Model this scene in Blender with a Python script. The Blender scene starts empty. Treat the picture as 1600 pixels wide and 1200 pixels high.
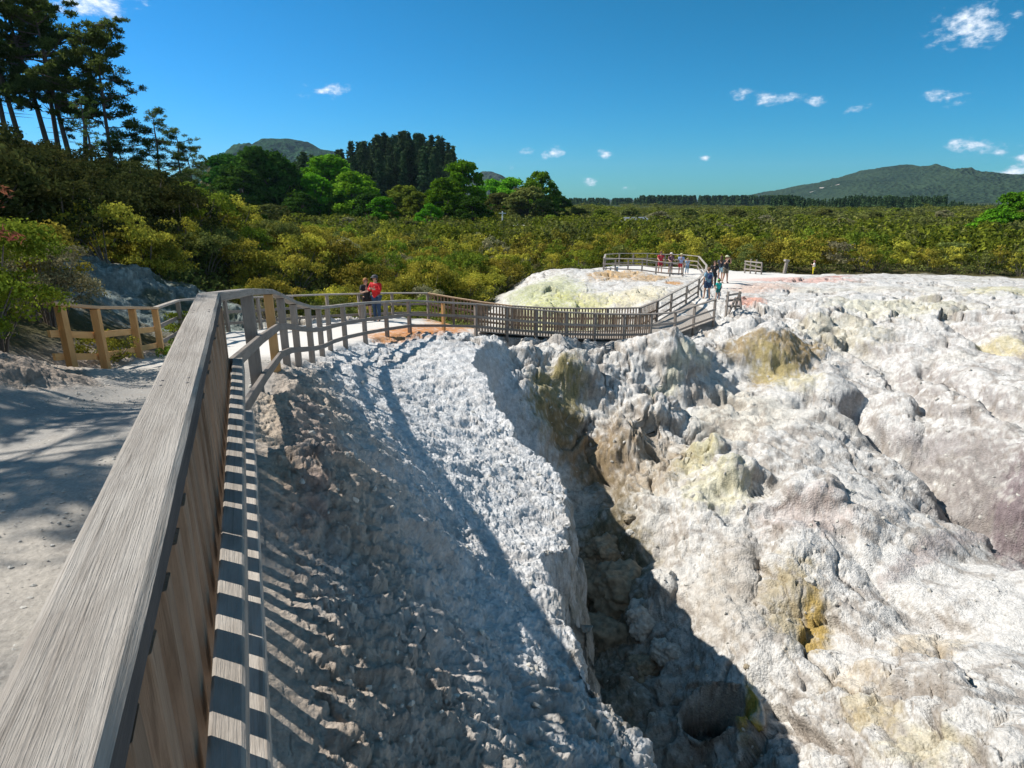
import bpy, math, random
import numpy as np
from mathutils import Vector

# ------------------------------------------------------------------ camera, sky, sun, exposure
sc = bpy.context.scene
F = 960.0; PITCH = math.radians(16.65); CH = 1.6
SP, CP = math.sin(PITCH), math.cos(PITCH)
cam_d = bpy.data.cameras.new('camera')
cam_d.sensor_width = 36; cam_d.lens = F / 1600 * 36
cam_d.clip_start = 0.02; cam_d.clip_end = 20000
cam = bpy.data.objects.new('camera', cam_d); sc.collection.objects.link(cam)
cam.location = (0, 0, CH); cam.rotation_euler = (math.radians(90) - PITCH, 0, 0)
sc.camera = cam

SUN_EL = math.radians(44)
TR = Vector((0.94, -0.33, 0)).normalized()            # horizontal travel of the light
sun_pos = Vector((-TR.x * math.cos(SUN_EL), -TR.y * math.cos(SUN_EL), math.sin(SUN_EL)))
sl = bpy.data.lights.new('sun', 'SUN'); sl.energy = 4.8; sl.angle = math.radians(0.5); sl.color = (1.0, 0.95, 0.87)
so = bpy.data.objects.new('sun', sl); sc.collection.objects.link(so)
so.rotation_euler = (-sun_pos).to_track_quat('-Z', 'Y').to_euler()

sc.view_settings.view_transform = 'Standard'; sc.view_settings.look = 'None'
sc.view_settings.exposure = 0.60; sc.view_settings.gamma = 1.0; sc.view_settings.use_curve_mapping = False
sc.cycles.max_bounces = 6; sc.cycles.diffuse_bounces = 5; sc.cycles.transparent_max_bounces = 4
sc.cycles.volume_bounces = 0

def rdir(px, py):
    u = (px - 800) / F; v = (600 - py) / F
    return np.array((u, CP + v * SP, -SP + v * CP))
def P(px, py, Y):
    d = rdir(px, py); k = Y / d[1]
    return (float(d[0] * k), float(Y), float(CH + d[2] * k))

world = bpy.data.worlds.new('World'); sc.world = world; world.use_nodes = True
wn = world.node_tree; wn.nodes.clear()
def build_world():
    N = wn.nodes.new; L = wn.links.new
    out = N('ShaderNodeOutputWorld'); bg = N('ShaderNodeBackground'); L(bg.outputs[0], out.inputs[0])
    sky = N('ShaderNodeTexSky'); sky.sky_type = 'NISHITA'; sky.sun_disc = False
    sky.sun_elevation = SUN_EL; sky.sun_rotation = math.atan2(sun_pos.x, sun_pos.y)
    sky.air_density = 1.0; sky.dust_density = 0.25; sky.ozone_density = 3.0; sky.altitude = 300
    bg.inputs['Strength'].default_value = 0.10
    # the clear, deep blue of a polarised summer sky
    sp_ = N('ShaderNodeSeparateColor'); L(sky.outputs[0], sp_.inputs[0]); cb_ = N('ShaderNodeCombineColor')
    for i, (g_, a_) in enumerate(((2.3, .28), (1.15, .575), (1.6, 1.0))):
        m0 = N('ShaderNodeMath'); m0.operation = 'MULTIPLY'; L(sp_.outputs[i], m0.inputs[0]); m0.inputs[1].default_value = .1
        m1 = N('ShaderNodeMath'); m1.operation = 'POWER'; L(m0.outputs[0], m1.inputs[0]); m1.inputs[1].default_value = g_
        m2 = N('ShaderNodeMath'); m2.operation = 'MULTIPLY'; L(m1.outputs[0], m2.inputs[0]); m2.inputs[1].default_value = a_ * 10; L(m2.outputs[0], cb_.inputs[i])
    base = cb_.outputs[0]
    tc = N('ShaderNodeTexCoord')
    nz = N('ShaderNodeTexNoise'); nz.inputs['Scale'].default_value = 34; nz.inputs['Detail'].default_value = 8; nz.inputs['Roughness'].default_value = 0.62
    mp = N('ShaderNodeMapping'); mp.inputs['Scale'].default_value = (1, 1, 1.9)
    L(tc.outputs['Generated'], mp.inputs[0]); L(mp.outputs[0], nz.inputs['Vector'])
    clouds = [(503, 144, 30, 10, 1), (1516, 40, 36, 18, 1), (1218, 151, 30, 10, .9), (1165, 146, 15, 9, .8), (1272, 157, 14, 8, .8),
              (1338, 167, 17, 6, .8), (1482, 149, 24, 11, .95), (1520, 229, 24, 11, 1), (1561, 238, 9, 5, .8),
              (824, 238, 14, 6, .9), (864, 240, 14, 8, 1), (946, 240, 13, 7, 1), (920, 281, 12, 7, 1), (797, 264, 10, 5, .7),
              (1102, 247, 7, 4, .8), (902, 291, 8, 4, .6), (1214, 189, 8, 4, .55), (130, 2, 44, 20, .95), (205, -8, 26, 10, .7), (1590, 268, 36, 12, .85),
              (1640, 262, 40, 22, .95), (245, 285, 60, 16, .6), (1545, 264, 20, 6, .6),
              (975, 293, 12, 4, .5), (-120, 190, 60, 24, .9), (1800, 120, 50, 22, .9), (1050, -60, 50, 16, .9), (1700, 40, 40, 16, .9)]
    acc = None
    # unseen cumulus banks overhead and behind the viewer, added for fill light
    def sky_dir(az, el): az = math.radians(az); el = math.radians(el); return np.array((math.sin(az) * math.cos(el), math.cos(az) * math.cos(el), math.sin(el)))
    clouds = [(*c[:2], c[2] * 1.15, c[3] * 1.15, c[4]) for c in clouds] + [(sky_dir(a, e), None, r * 17, r * 11, 1.35) for a, e, r in ((100, 34, 12), (140, 30, 16), (185, 42, 18), (235, 28, 14), (120, 68, 10))]
    for (px, py, rx, ry, s) in clouds:
        d = px if py is None else rdir(px, py); d = d / np.linalg.norm(d)
        right = np.array((d[1], -d[0], 0)); right /= np.linalg.norm(right); up = np.cross(right, d)
        def dot(vec, k):
            m = N('ShaderNodeVectorMath'); m.operation = 'DOT_PRODUCT'; L(tc.outputs['Generated'], m.inputs[0])
            m.inputs[1].default_value = tuple(float(c) for c in vec * k)
            return m.outputs['Value']
        ax = dot(right, F / rx); ay = dot(up, F / ry); az = dot(d, 1.0)
        cv = N('ShaderNodeCombineXYZ'); L(ax, cv.inputs[0]); L(ay, cv.inputs[1])
        ln = N('ShaderNodeVectorMath'); ln.operation = 'LENGTH'; L(cv.outputs[0], ln.inputs[0])
        mr = N('ShaderNodeMapRange'); mr.inputs['From Min'].default_value = 0.0; mr.inputs['From Max'].default_value = 1.75
        mr.inputs['To Min'].default_value = s; mr.inputs['To Max'].default_value = 0.0; L(ln.outputs['Value'], mr.inputs['Value'])
        g = N('ShaderNodeMath'); g.operation = 'GREATER_THAN'; L(az, g.inputs[0]); g.inputs[1].default_value = 0.0
        ml = N('ShaderNodeMath'); ml.operation = 'MULTIPLY'; L(mr.outputs[0], ml.inputs[0]); L(g.outputs[0], ml.inputs[1])
        if acc is None: acc = ml.outputs[0]
        else:
            mx = N('ShaderNodeMath'); mx.operation = 'MAXIMUM'; L(acc, mx.inputs[0]); L(ml.outputs[0], mx.inputs[1]); acc = mx.outputs[0]
    # mask + noise -> coverage
    ad = N('ShaderNodeMath'); ad.operation = 'MULTIPLY_ADD'; L(nz.outputs['Fac'], ad.inputs[0]); ad.inputs[1].default_value = 2.1; ad.inputs[2].default_value = -1.35
    sm = N('ShaderNodeMath'); sm.operation = 'ADD'; L(ad.outputs[0], sm.inputs[0]); L(acc, sm.inputs[1])
    cr = N('ShaderNodeMapRange'); cr.interpolation_type = 'SMOOTHSTEP'; L(sm.outputs[0], cr.inputs['Value'])
    cr.inputs['From Min'].default_value = 0.16; cr.inputs['From Max'].default_value = 0.80
    gate = N('ShaderNodeMath'); gate.operation = 'GREATER_THAN'; L(acc, gate.inputs[0]); gate.inputs[1].default_value = 0.02
    g2 = N('ShaderNodeMath'); g2.operation = 'MULTIPLY'; L(cr.outputs[0], g2.inputs[0]); L(gate.outputs[0], g2.inputs[1])
    mix = N('ShaderNodeMix'); mix.data_type = 'RGBA'; L(g2.outputs[0], mix.inputs[0]); L(base, mix.inputs[6])
    cc = N('ShaderNodeMix'); cc.data_type = 'RGBA'; cc.inputs[6].default_value = (4.6, 5.6, 6.8, 1); cc.inputs[7].default_value = (9.2, 9.3, 9.4, 1)
    cf = N('ShaderNodeMapRange'); cf.inputs['From Min'].default_value = .25; cf.inputs['From Max'].default_value = 1.0; L(sm.outputs[0], cf.inputs['Value']); L(cf.outputs[0], cc.inputs[0]); L(cc.outputs[2], mix.inputs[7])
    L(mix.outputs[2], bg.inputs['Color'])
build_world()

# ------------------------------------------------------------------ helpers
rng = np.random.default_rng(7); random.seed(7)
COL = sc.collection
def mesh_np(name, V, Fc, mat=None, smooth=False, uv=None, col=None):
    """Fc: (M,3) or (M,4) int array"""
    me = bpy.data.meshes.new(name)
    V = np.asarray(V, dtype=np.float32); Fc = np.asarray(Fc, dtype=np.int32)
    n, k = Fc.shape
    me.vertices.add(len(V)); me.vertices.foreach_set('co', V.ravel())
    me.loops.add(n * k); me.loops.foreach_set('vertex_index', Fc.ravel())
    me.polygons.add(n); me.polygons.foreach_set('loop_start', np.arange(0, n * k, k, dtype=np.int32))
    me.polygons.foreach_set('loop_total', np.full(n, k, dtype=np.int32))
    me.polygons.foreach_set('use_smooth', np.full(n, smooth, dtype=bool))
    me.update(calc_edges=True)
    if uv is not None:
        l = me.uv_layers.new(name='UVMap'); l.data.foreach_set('uv', np.asarray(uv, dtype=np.float32).ravel())
    if col is not None:
        a = me.color_attributes.new('col', 'FLOAT_COLOR', 'POINT')
        c4 = np.ones((len(V), 4), dtype=np.float32); c4[:, :3] = col; a.data.foreach_set('color', c4.ravel())
    if mat: me.materials.append(mat)
    return me
def link(name, me, parent=None):
    o = bpy.data.objects.new(name, me); COL.objects.link(o)
    if parent: o.parent = parent
    return o
def empty(name, loc, rz=0):
    o = bpy.data.objects.new(name, None); COL.objects.link(o); o.location = loc; o.rotation_euler = (0, 0, rz)
    o.empty_display_size = 0.2
    return o
def tag(o, label=None, cat=None, group=None, kind=None):
    if label: o['label'] = label
    if cat: o['category'] = cat
    if group: o['group'] = group
    if kind: o['kind'] = kind
    return o
def copy_tree(o, parent=None):
    c = o.copy(); COL.objects.link(c); c.parent = parent
    for ch in o.children: copy_tree(ch, c)
    return c

class MB:
    """collects boxes and swept bars with length-wise UVs"""
    def __init__(s): s.v = []; s.f = []; s.uv = []
    def prism(s, pts_a, pts_b, L0=0.0):
        """two matching rings -> closed bar; uv.x runs along the bar"""
        s.sweep([pts_a, pts_b], L0)
    def sweep(s, rings, L0=0.0):
        b = len(s.v); n = len(rings[0]); per = [0.0]
        for i in range(n): per.append(per[-1] + (Vector(rings[0][(i + 1) % n]) - Vector(rings[0][i])).length)
        d = [L0]
        for k in range(1, len(rings)):
            d.append(d[-1] + (sum((Vector(p) for p in rings[k]), Vector()) / n - sum((Vector(p) for p in rings[k - 1]), Vector()) / n).length)
        for r in rings: s.v.extend([tuple(p) for p in r])
        for k in range(len(rings) - 1):
            for i in range(n):
                j = (i + 1) % n
                s.f.append((b + k * n + i, b + k * n + j, b + (k + 1) * n + j, b + (k + 1) * n + i))
                s.uv.append(((d[k], per[i]), (d[k], per[i + 1]), (d[k + 1], per[i + 1]), (d[k + 1], per[i])))
        for k, rev in ((0, True), (len(rings) - 1, False)):
            idx = [b + k * n + i for i in range(n)]
            if rev: idx = idx[::-1]
            s.f.append(tuple(idx)); s.uv.append(tuple((0.02 * i, 0.013 * i) for i in range(n)))
    def box(s, c, size, rz=0, up=(0, 0, 1), bev=0.0):
        """box, its longest axis carries uv.x"""
        sx, sy, sz = [q / 2 for q in size]; ca, sa = math.cos(rz), math.sin(rz)
        def T(x, y, z): return (c[0] + x * ca - y * sa, c[1] + x * sa + y * ca, c[2] + z)
        ax = max(range(3), key=lambda i: size[i])
        def ring(t):
            if ax == 2: q = rectp(sx, sy, bev); return [T(a, b_, t) for a, b_ in q]
            if ax == 0: q = rectp(sy, sz, bev); return [T(t, a, b_) for a, b_ in q]
            q = rectp(sz, sx, bev); return [T(b_, t, a) for a, b_ in q]
        h = (sx, sy, sz)[ax]
        s.sweep([ring(-h), ring(h)], L0=random.random() * 5)
    def build(s, name, mat, parent=None, origin=None, smooth=False):
        me = bpy.data.meshes.new(name)
        v = s.v
        if origin is not None: v = [(a - origin[0], b - origin[1], c - origin[2]) for a, b, c in v]
        me.from_pydata(v, [], s.f); l = me.uv_layers.new(name='UVMap')
        l.data.foreach_set('uv', np.array([q for f in s.uv for q in f], dtype=np.float32).ravel())
        me.materials.append(mat)
        if smooth: me.polygons.foreach_set('use_smooth', np.full(len(me.polygons), True, dtype=bool))
        me.update()
        return link(name, me, parent)
def rectp(a, b, bev=0.0):
    if bev <= 0: return [(-a, -b), (a, -b), (a, b), (-a, b)]
    e = bev
    return [(-a + e, -b), (a - e, -b), (a, -b + e), (a, b - e), (a - e, b), (-a + e, b), (-a, b - e), (-a, -b + e)]

# ------------------------------------------------------------------ numpy noise
_perm = np.concatenate([rng.permutation(256)] * 3).astype(np.int32)
_g = rng.normal(size=(256, 3)).astype(np.float32); _g /= np.linalg.norm(_g, axis=1)[:, None]
def perlin(x, y, z):
    xi = np.floor(x).astype(np.int32); yi = np.floor(y).astype(np.int32); zi = np.floor(z).astype(np.int32)
    xf = (x - xi).astype(np.float32); yf = (y - yi).astype(np.float32); zf = (z - zi).astype(np.float32)
    u = xf * xf * xf * (xf * (xf * 6 - 15) + 10); v = yf * yf * yf * (yf * (yf * 6 - 15) + 10); w = zf * zf * zf * (zf * (zf * 6 - 15) + 10)
    X, Y, Z = xi & 255, yi & 255, zi & 255
    def gr(dx, dy, dz):
        h = _perm[_perm[_perm[X + dx] + Y + dy] + Z + dz]
        g = _g[h]
        return g[:, 0] * (xf - dx) + g[:, 1] * (yf - dy) + g[:, 2] * (zf - dz)
    def lp(a, b, t): return a + t * (b - a)
    a = lp(lp(gr(0, 0, 0), gr(1, 0, 0), u), lp(gr(0, 1, 0), gr(1, 1, 0), u), v)
    b = lp(lp(gr(0, 0, 1), gr(1, 0, 1), u), lp(gr(0, 1, 1), gr(1, 1, 1), u), v)
    return lp(a, b, w)
from concurrent.futures import ThreadPoolExecutor
_TP = ThreadPoolExecutor(4)
def fbm(x, y, z, f, o=3, gain=.5, mode=0):
    x, y, z = [np.asarray(a, dtype=np.float64) for a in (x, y, z)]; n = len(x)
    if n < 60000: return _fbm(x, y, z, f, o, gain, mode)
    s = [slice(i, i + 60000) for i in range(0, n, 60000)]
    return np.concatenate(list(_TP.map(lambda q: _fbm(x[q], y[q], z[q], f, o, gain, mode), s)))
def _fbm(x, y, z, f, o, gain, mode):
    t = np.zeros(len(x), dtype=np.float32); a = 1.0
    for i in range(o):
        n = perlin(x * f + 17.3 * i, y * f - 9.1 * i, z * f + 3.7 * i)
        if mode == 1: n = np.abs(n) * 2 - 0.4
        elif mode == 2: n = 0.4 - np.abs(n) * 2
        t += a * n; f *= 2.07; a *= gain
    return t
def worley(x, y, f):
    x = np.asarray(x, dtype=np.float64) * f; y = np.asarray(y, dtype=np.float64) * f; n = len(x)
    def run(q):
        X = x[q]; Y = y[q]; xi = np.floor(X).astype(np.int64); yi = np.floor(Y).astype(np.int64); f1 = np.full(len(X), 9.); f2 = f1.copy(); hid = np.zeros(len(X), np.int64); fx = f1 * 0; fy = f1 * 0
        for i in (-1, 0, 1):
            for j in (-1, 0, 1):
                h = _perm[_perm[(xi + i) & 255] + ((yi + j) & 255)]; dx = xi + i + (_g[h, 0] * .5 + .5) - X; dy = yi + j + (_g[h, 1] * .5 + .5) - Y; d = np.hypot(dx, dy)
                c = d < f1; f2 = np.where(c, f1, np.minimum(f2, d)); hid = np.where(c, h, hid); fx = np.where(c, dx, fx); fy = np.where(c, dy, fy); f1 = np.where(c, d, f1)
        return np.stack([f2 - f1, _g[hid, 2], fx * _g[hid, 0] + fy * _g[hid, 1]])
    s = [slice(i, i + 60000) for i in range(0, n, 60000)]
    return np.concatenate(list(_TP.map(run, s)), 1)
def sstep(e0, e1, x):
    t = np.clip((x - e0) / (e1 - e0), 0, 1); return t * t * (3 - 2 * t)

# ------------------------------------------------------------------ fence lines (handrail centre points; px, py, distance)
HR = 1.05
def ZP(l): return [P(*q) for q in l]
D = np.array((-.3875, .9219)); Nn = np.array((.9219, .3875))
def fl(t, a): return (D[0] * t + Nn[0] * a, D[1] * t + Nn[1] * a)
corner = (*fl(4.25, -.26), HR)
right_top = [corner] + ZP([(384, 451, 5.6), (418, 452, 7.6), (437, 460, 8.9), (457, 470, 10.2), (480, 477, 11.5), (497, 479, 12.7), (511, 478, 14), (535, 475, 15.2), (567, 472, 16.5), (602, 470, 18), (638, 468, 19.4), (692, 471, 21), (743, 474, 22)])
bridge_front = ZP([(743, 474, 22), (792, 479, 22.3), (838, 483, 22.5), (885, 487, 22.8), (930, 489, 23.3), (975, 490, 23.9), (1018, 490, 24.6)])
ramp_front = ZP([(1018, 490, 24.6), (1056, 487, 25.8), (1086, 477, 27.3), (1118, 467, 28.8)])
new_left = ZP([(74, 471, 9.05), (92, 473, 9.3), (147, 478, 9.9), (205, 479, 11.7), (241, 480, 13.3)])
left_back = ZP([(241, 480, 13.3), (277, 468, 15.6), (312, 465, 17.3), (350, 464, 18.8), (402, 463, 20.2), (455, 461, 21.5), (510, 459, 22.5), (560, 458, 23.4), (612, 457, 24.2), (668, 457, 25)])
bridge_back = ZP([(668, 457, 25), (708, 464, 25), (752, 471, 25), (800, 477, 25.2), (850, 480, 25.5), (900, 481, 25.9), (950, 481, 26.3), (1000, 480, 26.8), (1028, 469, 28.2)])
ramp_back = ZP([(1028, 469, 28.2), (1050, 457, 30), (1074, 445, 32.6), (1093, 434, 35.5), (1103, 422, 40), (1104, 414, 44), (1092, 400, 53)])
plat_back = ZP([(1092, 400, 53), (1066, 397.5, 55), (1040, 397, 56), (1012, 395.5, 56.5), (990, 395.5, 56), (968, 395.5, 55), (946, 397, 53)])
plat_front = ZP([(946, 397, 53), (944, 403, 50.5), (962, 403.5, 50), (982, 404, 49.5), (1004, 405, 49), (1026, 408, 48.4), (1048, 410, 47.8), (1068, 410.5, 48.5)])

# ------------------------------------------------------------------ terrain height
def rbf(pts, c):
    A = np.array(pts, dtype=np.float64); n = len(A)
    r = np.hypot(A[:, 0][:, None] - A[:, 0], A[:, 1][:, None] - A[:, 1])
    K = np.zeros((n + 3, n + 3)); K[:n, :n] = np.sqrt(r * r + c * c) - np.eye(n) * 0.03
    K[:n, n] = 1; K[:n, n + 1] = A[:, 0]; K[:n, n + 2] = A[:, 1]; K[n:, :n] = K[:n, n:].T
    w = np.linalg.solve(K, np.concatenate([A[:, 2], [0, 0, 0]]))
    def f(x, y):
        o = w[n] + w[n + 1] * x + w[n + 2] * y
        for i in range(n):
            if abs(w[i]) > 1e-9: o = o + w[i] * np.sqrt((x - A[i, 0]) ** 2 + (y - A[i, 1]) ** 2 + c * c)
        return o
    return f
def dens(l, off=0.0, step=1.2):
    out = []
    for a, b in zip(l[:-1], l[1:]):
        n = max(1, int(math.dist(a[:2], b[:2]) / step))
        for i in range(n): out.append(tuple(a[k] + (b[k] - a[k]) * i / n + (off if k == 2 else 0) for k in range(3)))
    out.append((l[-1][0], l[-1][1], l[-1][2] + off)); return out

EDGE = [(1.25, -8), (1.15, -3), (1.0, 0), (.85, 1.4), (.74, 2.7), (.66, 4.0), (.66, 5.5), (.9, 7.5), (.74, 9.2), (.3, 11), (-.2, 13), (-.85, 15.5), (-1.0, 17.5), (-.6, 19.4), (.6, 21.0), (2.2, 21.9), (4.0, 22.3), (5.8, 23.4)]
UP = [(*fl(t, -.35), 0) for t in (-6, -3, -1, 1, 2.5, 4.2)] + [(*fl(t, -2.2), 0) for t in (-6, -3, 0, 2, 4)] + [(*fl(5.2, -2.2), -.14), (-4.5, 6.9, -.52)]
UP += dens(right_top[1:], -HR) + dens(bridge_front, -HR - .1) + [(x, y, z - .12) for x, y, z in dens(bridge_back, -HR, 2)] + dens(new_left[1:], -HR) + dens(left_back, -HR)
UP += [(*fl(t, .0), -.32) for t in (-3, -1.5, 0, 1, 2, 3)] + [(*fl(t, .5), z) for t, z in ((-3, -.75), (-1, -.7), (0.5, -.66), (1.6, -.62), (2.8, -.5), (3.7, -.38))]
UP += [(*fl(t, 1.1), z) for t, z in ((-3, -1.2), (-1, -1.15), (.5, -1.08), (2, -1.02))]
UP += [(-1.25, 4.2, -.12), (-.55, 3.75, -.8), (.18, 2.79, -1.1), P(430, 602, 5.5), P(445, 700, 4.2), P(600, 560, 15), P(560, 620, 10), P(450, 566, 10), P(500, 600, 9), P(470, 640, 6.6),
       P(650, 700, 7.5), P(750, 800, 6.5), P(620, 800, 5), P(800, 950, 4.2), P(700, 620, 12.5), P(830, 800, 7.2), P(690, 522, 19), P(640, 530, 18), P(560, 545, 15.2),
       (*fl(5.1, .0), -.15), (*fl(6.2, .5), -.35)]
UP += [(.9, 0, -1.3), (.8, 1.4, -1.32), (.74, 2.7, -1.41), (.64, 4.0, -1.65), (.62, 5.5, -1.95), (.87, 7.5, -2.42), (.72, 9, -2.6), (.25, 11, -2.8), (-.28, 13, -2.6), (-.92, 15.5, -2.4)]
UP += [(-6.8, 3.6, .2), (-4.2, 5.2, -.13), (-4.0, 6.3, -.4), (-5.1, 5.9, .2), (-4.8, 5.9, .08), (-4.4, 6.0, -.32), (-5.7, 6, .25), (-6.5, 6.4, .3), (-5.2, 7.3, -.5), (-8, 6, .8), (-9, 1, .9), (-8, -4, .5), (-9, 8.6, .2), (-12, 9, 1.5), (-10, 13, -.6), P(130, 470, 15.5), P(200, 462, 17.5), P(200, 410, 22), P(130, 400, 20), (-20, 18, 1.0), (-30, 12, 3), (-28, 30, 1.8),
       (-14, 24, -1.3), (-15, 33, -.5), (-24, 40, 1.6), (-36, 45, 3.8), (-44, 65, 4.6), (-30, 55, 1.2), (-26, 60, -.6), (-20, 45, -1.8), (-14, 30, -2.6), (-11, 27, -3.4), (-9, 33, -4.8), (-3, 30, -5.0), (0, 28.5, -5.2), (-5, 45, -5.0), (-18, 60, -3.6),
       (4, 29.3, -5.3), (-2, 37, -5.4), (20, 30, -4), (-60, 40, 8), (-60, 80, 6), (-50, 110, 0), (-20, 90, -5.2), (20, 90, -5.4), (60, 90, -5.4), (-90, 60, 10), (-60, 5, 6), (-30, -20, 3), (0, -20, .5)]
LO = [(2.1, 8.2, -7.0), (3.26, 8.0, -6.3), (2.5, 12.4, -7.4), (2.2, 10.5, -7.3), P(930, 930, 13.0), P(1000, 900, 12.2), (3.9, 5.8, -5.3), (2.2, 5.5, -6.8), (2.5, 2, -6.2), (6, 1, -4.6), (5.3, 4.9, -4.2), (9.4, 9.8, -5.0), P(1250, 970, 9.4), (6.8, 11.8, -4.8), (4.8, 13.5, -5.2),
      P(950, 850, 13.6), P(1130, 1010, 8.9), P(1050, 860, 12.4), P(960, 750, 16), P(900, 655, 18.7), P(890, 575, 20.2), P(850, 600, 18.5), P(835, 660, 17.2), P(905, 760, 16.5), P(1060, 528, 22), P(1055, 600, 20.7), P(1000, 540, 22), P(985, 640, 18.8), P(1060, 680, 17.6), P(1110, 700, 17.4),
      P(1150, 600, 21.4), P(1200, 560, 23), P(1200, 500, 27), P(1140, 510, 26), (10, 36, -3.8), (18, 38, -3.7), (14, 30, -3.7), P(1300, 560, 23.2), P(1250, 600, 20.8), P(1400, 600, 20.7), P(1350, 655, 18.4), P(1420, 712, 16.2), P(1470, 765, 14.5), P(1600, 860, 12.0),
      P(1400, 790, 12.4), P(1300, 700, 15.6), P(1180, 650, 18), P(1500, 900, 10.2), P(1200, 760, 13.8), P(1330, 900, 10.4), P(1500, 620, 17.6), P(1600, 600, 17.2), P(1600, 700, 14.1), P(1510, 720, 15.2), (22, 28, -3.3), (30, 35, -3.6), (40, 42, -4.2), (24, 20, -2.8), (26, 12, -3),
      P(1270, 431, 46), P(1400, 428, 50), P(1550, 428, 52), P(1180, 428, 49), P(1130, 440, 41), P(1105, 470, 33), (28, 57, -5.2), (10, 62, -5.2), (44, 56, -5.4), (60, 50, -5.4), (16, 5, -4.2), (14, 0, -3.5), (8, -8, -3.5),
      P(900, 478, 35), P(900, 450, 40), P(880, 422, 46), P(850, 470, 35), P(820, 450, 40), P(845, 422, 47), P(960, 478, 34), P(960, 440, 41), P(1040, 440, 41), P(1000, 425, 47), P(1060, 450, 37), P(1000, 478, 33), (2.5, 30, -5.2), (7, 30.5, -4.8), (-1.5, 37, -5.4), (-1, 46, -5.4), (0.5, 54, -5.4)]
LO += dens([(x, y, z - HR - .05) for x, y, z in ramp_back], 0, 2.5) + dens(plat_back, -HR, 4) + dens(plat_front, -HR, 4) + [(x, y, z - HR - .35) for x, y, z in ramp_front] + [(x, y, z - HR - .12) for x, y, z in bridge_front] + [(x, y, z - HR - .2) for x, y, z in bridge_back]
fU = rbf(UP, 0.5); fL = rbf(LO, 0.8)

def poly_sd(px, py, poly):
    """signed distance to polygon (positive inside)"""
    d = np.full(len(px), 1e9); ins = np.zeros(len(px), bool); n = len(poly)
    for i in range(n):
        ax, ay = poly[i]; bx, by = poly[(i + 1) % n]
        ex, ey = bx - ax, by - ay; t = np.clip(((px - ax) * ex + (py - ay) * ey) / (ex * ex + ey * ey + 1e-12), 0, 1)
        d = np.minimum(d, np.hypot(px - ax - t * ex, py - ay - t * ey))
        if ay != by:
            c = ((ay > py) != (by > py)) & (px < (bx - ax) * (py - ay) / (by - ay) + ax); ins ^= c
    return np.where(ins, d, -d)
# region that belongs to the upper (path + spur) surface; east of it lies the crater side
UPPER_POLY = EDGE + [(5.5, 28.2), (3.2, 28.6), (0, 31), (-3.5, 36), (-4, 60), (-40, 400), (-500, 400), (-500, -300), (1.3, -300)]
NEARPATH = [fl(-9, -.1), fl(4.3, -.1)] + [q[:2] for q in right_top[1:]] + [q[:2] for q in bridge_front] + [q[:2] for q in bridge_back[::-1]] + [q[:2] for q in left_back[::-1]] + [q[:2] for q in new_left[::-1][:-1]] + [(-5.6, 7.8), (-4.6, 6.5), (-4.5, 5.6), (-4.8, 4.6), (-5.0, 3.5), (-5.4, 0), (-5.5, -9)]
FARPATH = [q[:2] for q in ramp_front] + [(11.8, 36), (17, 42), (27, 50), (20, 53.5), (16.5, 56.5)] + [q[:2] for q in plat_back] + [q[:2] for q in plat_front[1:]] + [q[:2] for q in ramp_back[::-1][1:]]

HOLE = P(1115, 1112, 8.0); SEEP = P(1243, 965, 9.3)
KNOBS = [(*P(1062, 545, 21.2)[:2], 1.15, .9), (*P(1112, 700, 16.8)[:2], 1.0, .55), (*P(1150, 765, 14.6)[:2], 1.0, .8), (*P(1030, 640, 18.8)[:2], .9, .6), (*P(905, 585, 20.0)[:2], .9, .7), (*P(975, 660, 17.8)[:2], 1.0, .6), (*P(1255, 800, 13.0)[:2], .9, .45), (*P(1200, 545, 23.5)[:2], 1.8, .7), (*P(1290, 600, 20.5)[:2], 1.3, .5), (*P(950, 930, 12.6)[:2], .7, .6), (*P(1000, 990, 11.4)[:2], .65, .55)]
RILLS = [([P(*q)[:2] for q in ((1340, 640, 18.9), (1420, 712, 16.2), (1475, 768, 14.4), (1540, 815, 13.1), (1640, 880, 11.4))], .75, .42),
         ([P(*q)[:2] for q in ((1120, 620, 20.3), (1210, 655, 18.6), (1300, 675, 17.7), (1370, 690, 17.2))], .35, .35), ([P(*q)[:2] for q in ((1180, 845, 12.6), (1280, 860, 12.1), (1380, 930, 10.0), (1520, 1010, 8.3))], .22, .25),
         ([P(*q)[:2] for q in ((1450, 560, 21.5), (1520, 640, 17.6), (1600, 690, 15.3))], .45, .3), ([P(*q)[:2] for q in ((1300, 520, 26), (1390, 570, 22.4), (1440, 640, 18.8), (1450, 700, 16.4))], .4, .35), ([P(*q)[:2] for q in ((1480, 500, 27), (1560, 560, 22), (1640, 600, 19))], .4, .35), ([P(*q)[:2] for q in ((1110, 800, 13.6), (1190, 880, 11.7), (1180, 960, 10))], .25, .3)]
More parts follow.
